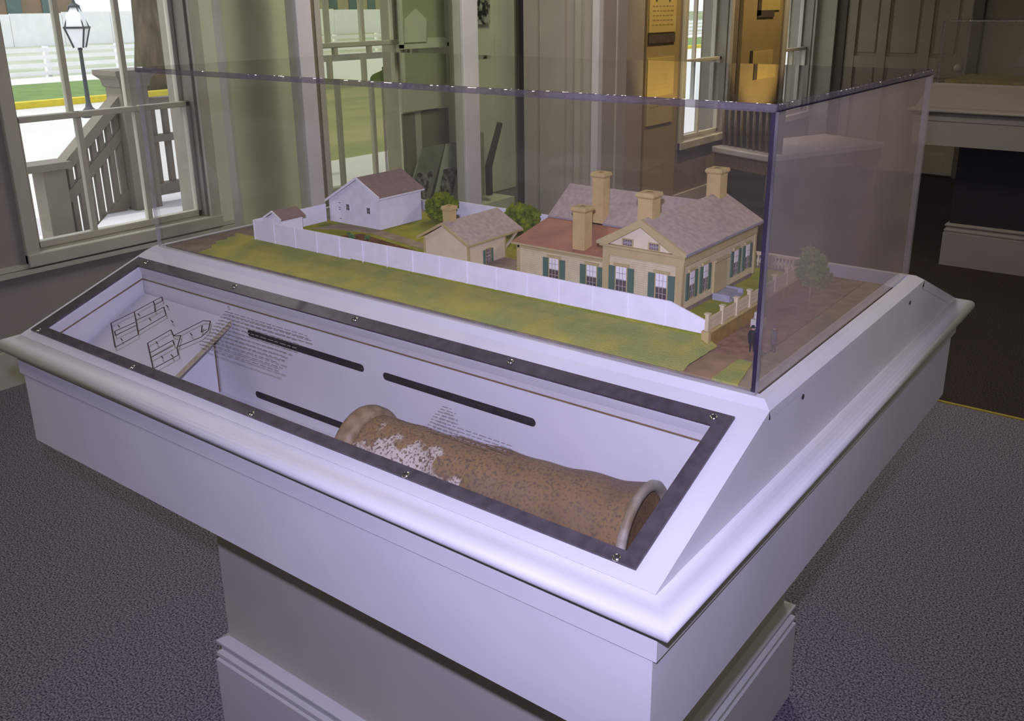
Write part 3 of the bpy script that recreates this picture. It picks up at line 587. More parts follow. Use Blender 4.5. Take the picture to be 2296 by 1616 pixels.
# clay sewer pipe
CLAY = None
def clay():
    m, nt, out = _new('salt_glazed_clay'); L = nt.links.new
    b = nt.nodes.new('ShaderNodeBsdfPrincipled'); L(b.outputs[0], out.inputs[0]); b.inputs['Roughness'].default_value = .55
    tc = nt.nodes.new('ShaderNodeTexCoord')
    def noise(s, d=5): 
        n = nt.nodes.new('ShaderNodeTexNoise'); n.inputs['Scale'].default_value = s; n.inputs['Detail'].default_value = d; L(tc.outputs['Object'], n.inputs['Vector']); return n
    def ramp(n, p0, p1, c0, c1):
        r = nt.nodes.new('ShaderNodeValToRGB'); r.color_ramp.elements[0].position = p0; r.color_ramp.elements[1].position = p1
        r.color_ramp.elements[0].color = (*c0, 1); r.color_ramp.elements[1].color = (*c1, 1); L(n.outputs[0], r.inputs[0]); return r
    base = ramp(noise(9), .3, .7, (.29, .18, .08), (.19, .115, .055))
    pale = ramp(noise(13, 6), .53, .60, (0, 0, 0), (1, 1, 1)); spk = ramp(noise(260, 3), .50, .62, (0, 0, 0), (1, 1, 1))
    # pale lime patch low on the side, where the glaze wore off (own shape: a lens round one place)
    sp = nt.nodes.new('ShaderNodeVectorMath'); sp.operation = 'SUBTRACT'; sp.inputs[1].default_value = (-.11, -.058, .010); L(tc.outputs['Object'], sp.inputs[0])
    sc = nt.nodes.new('ShaderNodeVectorMath'); sc.operation = 'MULTIPLY'; sc.inputs[1].default_value = (8.0, 8.0, 19.0); L(sp.outputs[0], sc.inputs[0])
    ln = nt.nodes.new('ShaderNodeVectorMath'); ln.operation = 'LENGTH'; L(sc.outputs[0], ln.inputs[0])
    n3 = noise(38, 5); ad = nt.nodes.new('ShaderNodeMath'); ad.operation = 'MULTIPLY_ADD'; ad.inputs[1].default_value = 1.5; L(n3.outputs[0], ad.inputs[0]); L(ln.outputs['Value'], ad.inputs[2])
    pr_ = nt.nodes.new('ShaderNodeValToRGB'); pr_.color_ramp.elements[0].position = .90; pr_.color_ramp.elements[1].position = .98
    hv = nt.nodes.new('ShaderNodeMath'); hv.operation = 'MULTIPLY'; hv.inputs[1].default_value = .60; L(ad.outputs[0], hv.inputs[0]); L(hv.outputs[0], pr_.inputs[0])
    pr_.color_ramp.elements[0].color = (1, 1, 1, 1); pr_.color_ramp.elements[1].color = (0, 0, 0, 1)
    def mix(f, a, bcol):
        x = nt.nodes.new('ShaderNodeMix'); x.data_type = 'RGBA'; L(f.outputs[0], x.inputs['Factor']); L(a, x.inputs[6]); x.inputs[7].default_value = (*bcol, 1); return x.outputs[2]
    c = base.outputs[0]; c = mix(pr_, c, (.52, .46, .38))
    st_ = ramp(noise(24, 6), .50, .72, (0, 0, 0), (.6, .6, .6)); c = mix(st_, c, (.17, .125, .085)); c = mix(spk, c, (.13, .088, .058)); L(c, b.inputs['Base Color'])
    bp = nt.nodes.new('ShaderNodeBump'); bp.inputs['Strength'].default_value = .5; bp.inputs['Distance'].default_value = .002; n4 = noise(70, 4); L(n4.outputs[0], bp.inputs['Height']); L(bp.outputs[0], b.inputs['Normal'])
    return m
CLAY = clay(); CLAYRIM = pmat('rim_pale_glaze', (.30, .21, .12), .55, .3, 70, (.18, .12, .06)); CLAYIN = pmat('rim_inner_clay', (.40, .28, .12), .7, .4, 90, (.16, .13, .045))
PA = Vector((.735, -.1587, .882)); PB = Vector((1.192, -.118, .882)); ax = (PB - PA).normalized(); PL = (PB - PA).length
pp = thing('clay_pipe', ((PA.x + PB.x) / 2, (PA.y + PB.y) / 2, .882), 'rusty brown salt glazed clay pipe with flared rims lying in the case window', 'pipe')
prof = []
N = 60
for k in range(N + 1):
    h = .020 + (PL - .0225) * k / N; u = k / N
    r_ = .0575 + .0016 * math.sin(u * 17.0) * (.3 + .7 * u) + .0008 * math.sin(u * 41) + .0035 * max(0, (u - .70) / .30) ** 1.5 + .0085 * max(0, (u - .90) / .10) ** 1.6 + .001 * u
    prof.append((r_, h))
prof = [(.052, .006)] + prof + [(.0700, PL - .0015), (.052, PL - .004)]
m = MB(); m.sm = True; m.lathe(prof, PA, ax, 56).build('barrel', CLAY, pp)
m = MB(); m.sm = True
m.lathe([(.0645, .000), (.0680, .002), (.0695, .008), (.0685, .020), (.0655, .026), (.0600, .029), (.050, .029), (.050, .0)], PA, ax, 56, True).build('left_rim', CLAYRIM, pp)
m = MB(); m.sm = True
m.lathe([(.0712, PL - .0060), (.0716, PL - .0010), (.0690, PL + .0022), (.0620, PL + .0022), (.0575, PL - .001), (.0560, PL - .02), (.0640, PL - .012)], PA, ax, 56, True).build('bell_rim', pmat('rim_lime', (.38, .35, .29), .6, .3, 30, (.20, .15, .075)), pp)
m = MB(); m.sm = True
m.lathe([(.0572, PL - .004), (.0535, PL - .014), (.0490, PL - .09), (.002, PL - .095), (.002, PL - .11), (.052, PL - .10)], PA, ax, 48, True).build('bore', CLAYIN, pp)

# acrylic cover over the model
ac = thing('acrylic_cover', (CW / 2, CD / 2, 1.0487), 'clear acrylic cover over the house model', 'cover')
T = .009; Z0, Z1 = 1.0492, ZL + .3573
def sheet(name, b, thin, parent, em=None, face=None):
    m = MB(); m.box(*b); o = m.build(name, [face or ACRYLIC, em or EDGE, EDGE_PALE], parent)
    for p in o.data.polygons:
        p.material_index = 0 if abs(p.normal[thin]) > .5 or p.normal[2] < -.5 else (2 if em is EDGE_DARK and p.normal[1] > .5 else 1)
    return o
sheet('front_sheet', (0, CW, 0, T, Z0, Z1 - T - .0002), 1, ac, EDGE_PALE)
sheet('rear_sheet', (0, CW, CD - T, CD, Z0, Z1 - T - .0002), 1, ac, EDGE_PALE)
sheet('end_sheet', (0, T, T + .0002, CD - T - .0002, Z0, Z1 - T - .0002), 0, ac, EDGE_CLEAR)
sheet('end_sheet', (CW - T, CW, T + .0002, CD - T - .0002, Z0, Z1 - T - .0002), 0, ac, EDGE_DARK, ACRYLIC_DUSTY)
ts = sheet('top_sheet', (0, CW, 0, CD, Z1 - T, Z1), 2, ac)
bv = ts.modifiers.new('polished_arris', 'BEVEL'); bv.width = .0024; bv.segments = 4; bv.material = 1; bv.harden_normals = False

# second case: cover and a small toy like house inside
o2 = (.26, 4.87)
ac2 = thing('acrylic_cover', (CW / 2 + o2[0], CD / 2 + o2[1], 1.0487), 'clear acrylic cover on the far grey case', 'cover')
bx = lambda x0, x1, y0, y1, z0, z1: (x0 + o2[0], x1 + o2[0], y0 + o2[1], y1 + o2[1], z0, z1)
sheet('front_sheet', bx(0, CW, 0, T, Z0, Z1 - T - .0002), 1, ac2); sheet('rear_sheet', bx(0, CW, CD - T, CD, Z0, Z1 - T - .0002), 1, ac2)
sheet('end_sheet', bx(0, T, T + .0002, CD - T - .0002, Z0, Z1 - T - .0002), 0, ac2); sheet('end_sheet', bx(CW - T, CW, T + .0002, CD - T - .0002, Z0, Z1 - T - .0002), 0, ac2)
sheet('top_sheet', bx(0, CW, 0, CD, Z1 - T, Z1), 2, ac2)
tag(MB().box(.30 + 0, 1.50, 4.89, 5.50, 1.0488, 1.062).build('far_model_ground', pmat('far_model_grass', (.17, .15, .045), .9, .3, 30)), 'yellow green model ground inside the far case', 'model')
t = thing('far_model_house', (.86, 5.1, 1.062), 'small yellow roofed model house inside the far case', 'model house')
MB().box(.72, 1.05, 5.02, 5.20, 1.062, 1.12).build('walls', pmat('far_model_wall', (.40, .16, .05), .8, .1, 20), t)
MB().prism([(.70, 5.00, 1.12), (.70, 5.22, 1.12), (.70, 5.11, 1.20)], (.37, 0, 0)).build('roof', pmat('far_model_roof', (.62, .48, .05), .8, .1, 20), t)
MB().box(.78, .82, 5.09, 5.13, 1.17, 1.23).build('chimney', pmat('far_model_wall', (.40, .16, .05), .8, .1, 20), t)

# spindle backed settee by the far windows
WOOD = pmat('dark_settee_wood', (.15, .11, .065), .35, .3, 30, stretch=(1, 6, 1))
sv = Vector((.926, -.376, 0)).normalized(); su = Vector((.376, .926, 0)).normalized(); so = Vector((-1.50, 5.62, 0))
st = thing('spindle_settee', (-1.1, 6.0, 0), 'dark spindle backed settee with a pale glossy seat near the window', 'settee')
def sp_(a, b, z): return so + sv * a + su * b + Vector((0, 0, z))
P = [sp_(0, 0, .40), sp_(.62, 0, .40), sp_(.62, 1.25, .40), sp_(0, 1.25, .40)]
MB().prism(P, (0, 0, .05)).build('seat', pmat('pale_seat', (.50, .49, .50), .25, .1, 8), st, .01)
MB().prism([sp_(.02, .02, .30), sp_(.60, .02, .30), sp_(.60, 1.23, .30), sp_(.02, 1.23, .30)], (0, 0, .098)).build('seat_rail', WOOD, st)
MB().prism([sp_(.03, .03, .05), sp_(.59, .03, .05), sp_(.59, 1.22, .05), sp_(.03, 1.22, .05)], (0, 0, .25)).build('under_seat_dark', pmat('under_seat_black', (.012, .010, .010), .8, .2, 20), st)  # black block put in to darken the space below the seat
MB().prism([sp_(-.01, .115, .45), sp_(.62, .115, .45), sp_(.62, .125, .80), sp_(-.01, .125, .80)], (0, .004, 0)).build('back_cloth', pmat('skirt_brown', (.035, .026, .016), .8, .2, 20), st)
for a, b in ((.05, .05), (.57, .05), (.05, 1.2), (.57, 1.2)):
    m = MB(); m.sm = True; m.tube([sp_(a, b, 0), sp_(a, b, .12), sp_(a, b, .3)], [.016, .026, .022], 10).build('leg', WOOD, st)
for k in range(9):
    m = MB(); m.sm = True; m.tube([sp_(.03 + k * .065, .10, .45), sp_(.03 + k * .065, .09, .60), sp_(.03 + k * .065, .08, .78)], [.011, .015, .010], 8).build('spindle', WOOD, st)
MB().bar(sp_(-.01, .08, .81), sp_(.62, .08, .81), .04, .07).build('top_rail', WOOD, st, .01)

# ================================================================== THE MODEL
ZS, ZY = 1.0525, 1.071       # street level and yard level of the model
GRASS = pmat('model_grass', (.43, .40, .085), .95, .3, 22, (.30, .34, .10), bump=.9, bscale=420, spec=.1, thr=(.36, .66), detail=7)
GRASS2 = pmat('model_grass_yard', (.38, .37, .04), .95, .3, 26, (.24, .28, .035), bump=.9, bscale=420, spec=.1)
SAND = pmat('model_road', (.34, .29, .17), .95, .2, 40, (.24, .20, .12), bump=.5, bscale=300, spec=.1)
BASEGREY = pmat('model_base_grey', (.30, .25, .18), .95, .25, 30, (.2, .165, .12), spec=.1)
BRICKW = striped('model_brick_walk', (.33, .185, .105), (.26, .15, .09), .0065, 'Y', .9, .2, .2)
gm = thing('model_ground', (CW / 2, CD / 2, 1.0487), 'painted ground board of the house model with lawns and brick walk', 'model')
XT, YN, YFEN = 1.262, .0098, .101
box('ground_board', BASEGREY, gm, .0115, XT - .0030, .0115, .556, 1.0245, 1.0515)
# outer lawn: slopes up from the front edge to the fence
m = MB(); m.sm = True; nx, ny = 90, 12; rnd = random.Random(5)
V = []
for i in range(nx + 1):
    x = .118 + (1.166 - .118) * i / nx
    for j in range(ny + 1):
        f = j / ny; y = YN + .0005 + (.1125 - YN) * f
        zt = 1.0525 + (ZY - .0015 - 1.0525) * min(1, f * 1.05) ** .8
        zt = min(zt, 1.0535 + max(0, 1.172 - x) * .55)
        V.append((x + (rnd.uniform(-.012, .012) if i == 0 else 0), y, zt + (rnd.uniform(-.0006, .0006) if 0 < j < ny else 0)))
m.add(V, [(i * (ny + 1) + j, (i + 1) * (ny + 1) + j, (i + 1) * (ny + 1) + j + 1, i * (ny + 1) + j + 1) for i in range(nx) for j in range(ny)])
sk = [(.118, YN + .0005), (1.166, YN + .0005)]
m.build('outer_lawn', GRASS, gm)
box('outer_lawn_core', BASEGREY, gm, .125, 1.145, .03, .105, 1.0515, 1.0545)
box('brick_walk', BRICKW, gm, 1.156, 1.226, .100, .552, 1.0515, 1.0528)
box('side_path', pmat('model_path', (.36, .24, .12), .95, .2, 40, (.28, .19, .10), spec=.1), gm, 1.163, 1.207, .0105, .0998, 1.0515, 1.0530)
MB().prism([(1.2072, .0105, 1.0515), (1.243, .0105, 1.0515), (1.2275, .088, 1.0515), (1.2072, .0925, 1.0515)], (0, 0, .0028)).build('corner_lawn', GRASS, gm)
box('street_strip', SAND, gm, 1.2275, 1.2588, .0118, .555, 1.0515, 1.0522)
box('yard_terrace', GRASS2, gm, .178, 1.1485, .1035, .468, 1.0515, ZY)
MB().prism([(.21, .215, ZY), (.225, .285, ZY), (.34, .290, ZY), (.56, .245, ZY), (.57, .215, ZY), (.335, .262, ZY), (.255, .245, ZY)], (0, 0, .0008)).build('gravel_path', pmat('model_gravel', (.36, .30, .20), .95, .2, 60, (.27, .22, .15), spec=.1), gm)
MB().prism([(.305, .205, ZY), (.33, .245, ZY), (.54, .205, ZY), (.555, .155, ZY), (.34, .165, ZY)], (0, 0, .0012)).build('garden_bed', pmat('model_soil', (.20, .095, .045), .95, .5, 60, (.10, .055, .03), bump=1, bscale=200, spec=.05), gm)
box('wash_yard', pmat('model_gravel', (.36, .30, .20)), gm, .66, .76, .17, .27, ZY, ZY + .0006)
# retaining wall with buff bricks along the walk
rw = thing('retaining_wall', (1.152, .29, ZS), 'low buff brick retaining wall under the cream street fence', 'retaining wall')
box('wall_core', striped('buff_brick', (.34, .21, .035), (.24, .15, .03), .0035, 'Z', .9, .2, .15), rw, 1.1490, 1.1555, .104, .468, 1.0518, 1.0745)
box('coping', pmat('buff_coping', (.50, .38, .14), .9, .1, 30), rw, 1.1480, 1.1568, .103, .469, 1.0745, 1.0758)
box('end_pier', pmat('buff_coping', (.50, .38, .14), .9, .1, 30), rw, 1.1465, 1.1575, .1005, .108, 1.0520, 1.078)

MWHITE = pmat('model_white', (.86, .84, .86), .7, .04, 50)
CREAM = pmat('model_cream_trim', (.60, .50, .30), .7, .08, 40)
# tall white board fences
def fence_y(x): return YFEN + .009 * (x - .18) / .97
wf = thing('long_board_fence', (.66, .104, ZY), 'long white board fence along the front lawn of the model', 'model fence')
xs = [.181 + k * .0602 for k in range(16)] + [1.092]
for a, b in zip(xs, xs[1:]):
    za = 1.1082
    MB().prism([(a, fence_y(a), ZY - .002), (b, fence_y(b), ZY - .002), (b, fence_y(b), za), (a, fence_y(a), za)], (0, .0025, 0)).build('panel', MWHITE, wf)
    MB().box(a - .0008, a + .0008, fence_y(a) - .0012, fence_y(a), ZY - .004, za).build('post', MWHITE, wf)
MB().prism([(1.092, fence_y(1.092), ZY - .002), (1.148, fence_y(1.148), ZY - .004), (1.148, fence_y(1.148), 1.0905), (1.092, fence_y(1.092), 1.1082)], (0, .0025, 0)).build('end_panel', MWHITE, wf)
bf2 = thing('end_board_fence', (.18, .19, ZY), 'white board fence running back from the corner to the barn', 'model fence')
ys = [.1045 + k * .0455 for k in range(5)]
for a, b in zip(ys, ys[1:]):
    MB().box(.1790, .1812, a, b - .0003, ZY, 1.1082).build('panel', MWHITE, bf2)
bf3 = thing('rear_board_fence', (.6, .464, ZY), 'white board fence along the back of the model yard', 'model fence')
xs = [.345 + k * .058 for k in range(11)]
for a, b in zip(xs, xs[1:]): MB().box(a, b - .0003, .4625, .4648, ZY, 1.1085).build('panel', MWHITE, bf3)
# cream street fence with posts and boards
cf = thing('cream_street_fence', (1.152, .29, 1.0758), 'cream post and board fence on the low buff wall', 'model fence')
py = [.1065, .152, .198, .243, .290, .338, .386, .436, .466]
for y in py:
    MB().box(1.1495, 1.1548, y - .0028, y + .0028, 1.0758, 1.1015).build('post', CREAM, cf)
    MB().box(1.1483, 1.1560, y - .004, y + .004, 1.1015, 1.1032).build('post_cap', CREAM, cf)
for a, b in zip(py, py[1:]):
    for z in (1.0775, 1.0838, 1.0901): MB().box(1.1510, 1.1530, a + .003, b - .003, z, z + .0056).build('board', CREAM, cf)
# picket fence behind the walk
pf = thing('picket_fence', (1.03, .549, 1.0515), 'small cream picket fence at the back of the brick walk', 'model fence')
for k in range(26):
    x = .95 + k * .0065; MB().box(x, x + .0022, .548, .550, 1.0515, 1.0715).build('picket', CREAM, pf)
MB().box(.945, 1.122, .5465, .5515, 1.0715, 1.0755).build('top_rail', CREAM, pf); MB().box(.945, 1.122, .550, .5512, 1.058, 1.0605).build('low_rail', CREAM, pf)

# ---- buildings
SIDING = striped('clapboard_cream', (.64, .55, .31), (.43, .36, .18), .0034, 'Z', .7)
SIDINGP = pmat('pediment_cream', (.67, .59, .38), .7, .05, 60)
TRIMT = pmat('house_trim', (.46, .37, .155), .65, .06, 40)
ROOF = pmat('shingle_grey', (.46, .385, .30), .9, .2, 120, (.37, .305, .245), bump=.12, bscale=900, spec=.15)
ROOFB = pmat('shingle_brown', (.27, .20, .165), .9, .15, 120, (.22, .165, .14), spec=.1)
ROOFR = pmat('tin_red', (.38, .165, .085), .7, .15, 25, (.30, .13, .075), spec=.3)
CHIM = striped('chimney_buff', (.54, .40, .15), (.46, .34, .14), .003, 'Z', .85, .2, .06)
SHUT = pmat('shutter_green', (.075, .145, .095), .6, .1, 60)
GLASSD = pmat('model_pane_dark', (.10, .075, .07), .25, .2, 60); BLIND = pmat('model_blind_white', (.82, .79, .74), .6, .04, 60)
MUNT = pmat('model_muntin', (.42, .38, .34), .6, .05, 60)
FOUND = pmat('model_foundation', (.20, .16, .11), .9, .2, 60)
def mwin(parent, axis, pos, c, z0, z1, half, sgn=-1, shutters=True, lintel=True, sw=.0105, blind=True, cols=2):
    """window on a model wall; axis 'y': wall faces -y at y=pos, c is x; axis 'x': wall faces +x at x=pos, c is y"""
    def bb(m, a0, a1, d0, d1, q0, q1):
        return m.box(a0, a1, pos - d1, pos - d0, q0, q1) if axis == 'y' else m.box(pos + d0, pos + d1, a0, a1, q0, q1)
    f = bb(MB(), c - half - .0022, c + half + .0022, -.001, .0012, z0 - .002, z1 + .0015).build('window', TRIMT, parent)
    zm = (z0 + z1) / 2
    bb(MB(), c - half, c + half, .0012, .0016, zm, z1).build('upper_pane', BLIND if blind else GLASSD, f)
    bb(MB(), c - half, c + half, .0012, .0015, z0, zm).build('lower_pane', GLASSD, f)
    m = MB()
    for k in range(1, cols + 1): x = c - half + 2 * half * k / (cols + 1); bb(m, x - .0004, x + .0004, .0016, .0020, z0, z1)
    for q in ((z0 + zm) / 2, (zm + z1) / 2): bb(m, c - half, c + half, .0016, .0020, q - .0004, q + .0004)
    bb(m, c - half, c + half, .0016, .0021, zm - .0007, zm + .0007); m.build('muntin', MUNT, f)
    if lintel: bb(MB(), c - half - .0045, c + half + .0045, 0, .0026, z1 + .0015, z1 + .0050).build('lintel', TRIMT, f)
    if shutters:
        for s_ in (-1, 1):
            a = c + s_ * (half + .0024 + sw / 2); bb(MB(), a - sw / 2, a + sw / 2, 0, .0019, z0 - .002, z1 - .0005).build('shutter', SHUT, parent)
def chimney(parent, x, y, w_, d_, z0, z1, cap=.0028):
    MB().box(x - w_ / 2, x + w_ / 2, y - d_ / 2, y + d_ / 2, z0, z1 - .008).build('chimney', CHIM, parent)
    c = parent.children[-1] if False else None
    MB().sweep_rect([(-w_ * .3, z1), (cap * .6, z1), (cap, z1 - .003), (cap, z1 - .0055), (0, z1 - .009)], x - w_ / 2, x + w_ / 2, y - d_ / 2, y + d_ / 2).box(x - w_ / 2, x + w_ / 2, y - d_ / 2, y + d_ / 2, z1 - .008, z1 - .0012).build('chimney_cap', CHIM, parent)
def gable_roof(parent, name, x0, x1, xm, y0, y1, zl, zr_, zt, th, mat):
    """ridge along y"""
    for a, za in ((x0, zl), (x1, zr_)):
        MB().prism([(a, y0, za), (xm, y0, zt), (xm, y0, zt - th), (a, y0, za - th)], (0, y1 - y0, 0)).build(name, mat, parent)

# main house
hx1, hx2, hy1, hy2 = .951, 1.0838, .160, .4144; ze, zr = 1.1650, 1.2066; ov = .0085; hm = (hx1 + hx2) / 2
hs = thing('main_model_house', (hm, .29, ZY), 'cream model house with green shutters and grey gabled roof', 'model house')
MB().box(hx1 + .0015, hx2 - .0015, hy1 + .0015, hy2 - .0015, ZY, ZY + .010).build('foundation', FOUND, hs)
MB().box(hx1, hx2, hy1, hy2, ZY + .008, ze - .006).build('walls', SIDING, hs)
for y, s_ in ((hy1, 1), (hy2, -1)):
    MB().prism([(hx1 - .004, y, ze - .003), (hx2 + .004, y, ze - .003), (hm, y, zr - .003)], (0, s_ * .004, 0)).build('pediment', SIDINGP, hs)
MB().box(hx1 - .001, hx2 + .0022, hy1 - .0022, hy2 + .001, 1.1450, ze - .0065).build('frieze_board', TRIMT, hs)
MB().box(hx1 - ov * .6, hx2 + ov * .7, hy1 - ov * .7, hy2 + ov * .6, ze - .0065, ze - .0030).build('cornice', TRIMT, hs)
for x, sx in ((hx1, 1), (hx2, -1)):
    for y, sy in ((hy1, 1), (hy2, -1)):
        MB().box(x - sx * .0016, x + sx * .0105, y - sy * .0016, y + sy * (.0105 if sx > 0 else .0045), ZY + .006, 1.1455).build('corner_board', TRIMT, hs)
y0r, y1r = hy1 - ov, hy2 + ov
gable_roof(hs, 'roof_slope', hx1 - ov, hx2 + ov, hm, y0r, y1r, ze + .0005, ze + .0005, zr, .0028, ROOF)
for s_ in (-1, 1):
    xe = hm + s_ * ((hx2 - hx1) / 2 + ov)
    MB().prism([(xe, y0r - .001, ze - .0030), (xe, y0r - .001, ze + .0012), (hm, y0r - .001, zr + .0006), (hm, y0r - .001, zr - .0105), (xe - s_ * .018, y0r - .001, ze - .0030)], (0, .0045, 0)).build('raking_trim', TRIMT, hs)
MB().box(hx2 + ov - .001, hx2 + ov + .0012, y0r, y1r, ze - .0028, ze + .0008).build('gutter', pmat('gutter_blue', (.27, .26, .28), .6, .1, 40), hs)
m = MB(); m.sm = True; m.tube([(hx2 + .004, hy1 - .004, ze - .004), (hx2 + .0015, hy1 - .0015, ze - .016), (hx2 + .0015, hy1 - .0015, ZY + .008)], .0011, 8).build('downspout', TRIMT, hs)
for c in (.9825, 1.0505): mwin(hs, 'y', hy1, c, 1.0895, 1.1290, .0088, blind=True)
for c in (.9922, 1.0363): mwin(hs, 'y', hy1, c, 1.1635, 1.1722, .0075, shutters=False, lintel=False, blind=False, cols=3)
for c in (.1888, .2330, .3395, .3830): mwin(hs, 'x', hx2, c, 1.0930, 1.1320, .0068, blind=True, sw=.0085)
# front door with surround and stone steps
MB().box(hx2, hx2 + .0030, .2600, .3045, 1.080, 1.1310).build('door_surround', TRIMT, hs)
MB().box(hx2 + .0005, hx2 + .0022, .2660, .2985, 1.080, 1.1270).build('front_door', pmat('door_tan', (.48, .37, .17), .6, .06, 40), hs)
MB().box(hx2 + .0030, hx2 + .0062, .2580, .3065, 1.1300, 1.1335).build('door_lintel', TRIMT, hs)
STONE = pmat('model_stone', (.34, .34, .36), .85, .15, 60)
MB().box(hx2 + .002, hx2 + .022, .262, .306, ZY, 1.0790).build('stoop', STONE, hs); MB().box(hx2 + .022, hx2 + .031, .264, .304, ZY, 1.0752).build('step', STONE, hs)
for y in (.259, .3065): MB().box(hx2 + .002, hx2 + .030, y, y + .0035, ZY, 1.0815).build('step_cheek', STONE, hs)
# rear ell with grey roof
ex, ey, ez = .750, .363, 1.1995; eze, eyf = 1.1540, .2960; eyb = 2 * ey - eyf
MB().box(ex + .008, hx1 + .004, eyf + .008, eyb - .008, ZY, eze - .002).build('ell_walls', SIDING, hs)
MB().prism([(ex + .008, eyf + .008, eze - .002), (ex + .008, eyb - .008, eze - .002), (ex + .008, ey, ez - .007)], (.004, 0, 0)).build('ell_gable', SIDINGP, hs)
for s_, yy in ((1, eyf), (-1, eyb)):
    MB().prism([(ex, yy, eze), (ex, ey, ez), (ex, ey, ez - .003), (ex, yy, eze - .003)], (hm - .004 - ex, 0, 0)).build('ell_roof_slope', ROOF, hs)
MB().box(ex, hx1, eyf - .001, eyf + .003, eze - .0045, eze - .0008).build('ell_eave', pmat('gutter_blue', (.27, .26, .28)), hs)
# red roofed lean-to
rx, ryf, rz = .7505, .1895, 1.1290; wy = .1960
MB().box(rx + .0085, hx1 - .0005, wy, eyf + .008, ZY, 1.1240).build('lean_to_walls', SIDING, hs)
MB().box(rx + .0072, rx + .0130, wy - .0014, wy + .005, ZY, 1.1235).build('corner_board', TRIMT, hs)
MB().box(rx + .0085, hx1 - .0005, wy - .0014, wy, 1.1190, 1.1245).build('lean_to_frieze', TRIMT, hs)
MB().prism([(rx, ryf, rz), (rx, eyf + .004, eze - .002), (rx, eyf + .004, eze - .0045), (rx, ryf, rz - .0028)], (hx1 + .0025 - rx, 0, 0)).build('red_roof', ROOFR, hs)
MB().box(rx, hx1 - .0005, ryf - .0010, ryf + .0014, rz - .0038, rz - .0004).build('lean_to_eave', TRIMT, hs)
for c in (.8335, .9065): mwin(hs, 'y', wy, c, 1.0745, 1.1108, .0088, sw=.0105)
chimney(hs, hm, .398, .024, .026, 1.193, 1.2475)
chimney(hs, 1.0105, .187, .0245, .024, 1.186, 1.2410)
chimney(hs, .852, .305, .0215, .020, 1.148, 1.2380)
chimney(hs, .8785, .210, .0225, .022, 1.128, 1.2000)
# wash house
wx0, wx1, wy0, wy1, wze, wzr = .5584, .6768, .1645, .3198, 1.1157, 1.1475; wm = (wx0 + wx1) / 2
wh = thing('wash_house', (wm, .22, ZY), 'small cream model outbuilding with one chimney and deep eaves', 'model house')
SIDINGW = pmat('wash_cream', (.66, .55, .34), .7, .06, 50)
WB = .2735
MB().box(wx0 + .012, wx1 - .0055, wy0 + .007, WB, ZY, wze - .002).build('walls', SIDINGW, wh)
for y, s_ in ((wy0 + .007, 1), (WB, -1)): MB().prism([(wx0 + .008, y, wze - .002), (wx1 - .0065, y, wze - .002), (wm, y, wzr - .005)], (0, s_ * .003, 0)).build('gable', SIDINGW, wh)
gable_roof(wh, 'roof_slope', wx0, wx1, wm, wy0, wy1, wze, wze, wzr, .003, ROOF)
for s_, xe in ((-1, wx0), (1, wx1)):
    MB().prism([(xe, wy0 - .0008, wze - .0042), (xe, wy0 - .0008, wze + .0006), (wm, wy0 - .0008, wzr + .0006), (wm, wy0 - .0008, wzr - .0046)], (0, .0028, 0)).build('rake_trim', TRIMT, wh)
MB().box(wx1 - .001, wx1 + .0008, wy0, wy1, wze - .0036, wze - .0002).build('eave_trim', TRIMT, wh)
for x in (wx0 + .012, wx1 - .0055):
    MB().box(x - .002, x + .002, wy0 + .0055, wy0 + .009, ZY, wze - .003).build('corner_board', TRIMT, wh)
MB().box(wx1 - .0075, wx1 - .0040, WB - .003, WB + .0006, ZY, wze - .003).build('corner_board', TRIMT, wh)
MB().bar((wx1 - .008, WB, 1.086), (wx1 - .006, wy1 - .012, wze - .006), .003, .003).build('eave_brace', CREAM, wh)
mwin(wh, 'x', wx1 - .0055, .2238, 1.0720, 1.0970, .0055, blind=False, sw=.0052, lintel=False)
chimney(wh, .6125, .192, .0165, .017, 1.134, 1.1720, .002)
# barn: saltbox with low side wall
bxa, bxm, bxb, bya, byb, bzl, bze, bzr = .1787, .2759, .3408, .2873, .4204, 1.1172, 1.1380, 1.1732; bo = .0058
BWHITE = striped('barn_white', (.84, .82, .85), (.74, .72, .77), .0045, 'X', .75, .14, .04)
bn = thing('white_barn', ((bxa + bxb) / 2, .35, ZY), 'white model barn with brown lopsided gable roof', 'model barn')
MB().prism([(bxa + bo, bya + bo, ZY), (bxb - bo, bya + bo, ZY), (bxb - bo, bya + bo, bze - .001), (bxm, bya + bo, bzr - .004), (bxa + bo, bya + bo, bzl)], (0, byb - bya - 2 * bo, 0)).build('walls', BWHITE, bn)
gable_roof(bn, 'roof_slope', bxa, bxb, bxm, bya, byb, bzl, bze, bzr, .0025, ROOFB)
for xe, za in ((bxa, bzl), (bxb, bze)):
    MB().prism([(xe, bya - .0006, za - .0045), (xe, bya - .0006, za + .0008), (bxm, bya - .0006, bzr + .0008), (bxm, bya - .0006, bzr - .0045)], (0, .0022, 0)).build('rake_trim', MWHITE, bn)
MB().box(bxb - .0012, bxb + .0004, bya, byb, bze - .0042, bze - .0012).build('eave_trim', MWHITE, bn)
for x in (.2425, .3035):
    f = MB().box(x - .0058, x + .0058, bya + bo - .0012, bya + bo, 1.0995, 1.1145).build('window', MWHITE, bn)
    MB().box(x - .0042, x + .0042, bya + bo - .0016, bya + bo - .0012, 1.1010, 1.1130).build('pane', GLASSD, f)
    MB().box(x - .0004, x + .0004, bya + bo - .0021, bya + bo - .0016, 1.1010, 1.1130).box(x - .0042, x + .0042, bya + bo - .0021, bya + bo - .0016, 1.1066, 1.1074).build('muntin', MUNT, f)
MB().box(.1935, .2165, bya + bo - .0010, bya + bo, ZY + .002, 1.1160).build('barn_door', MWHITE, bn)
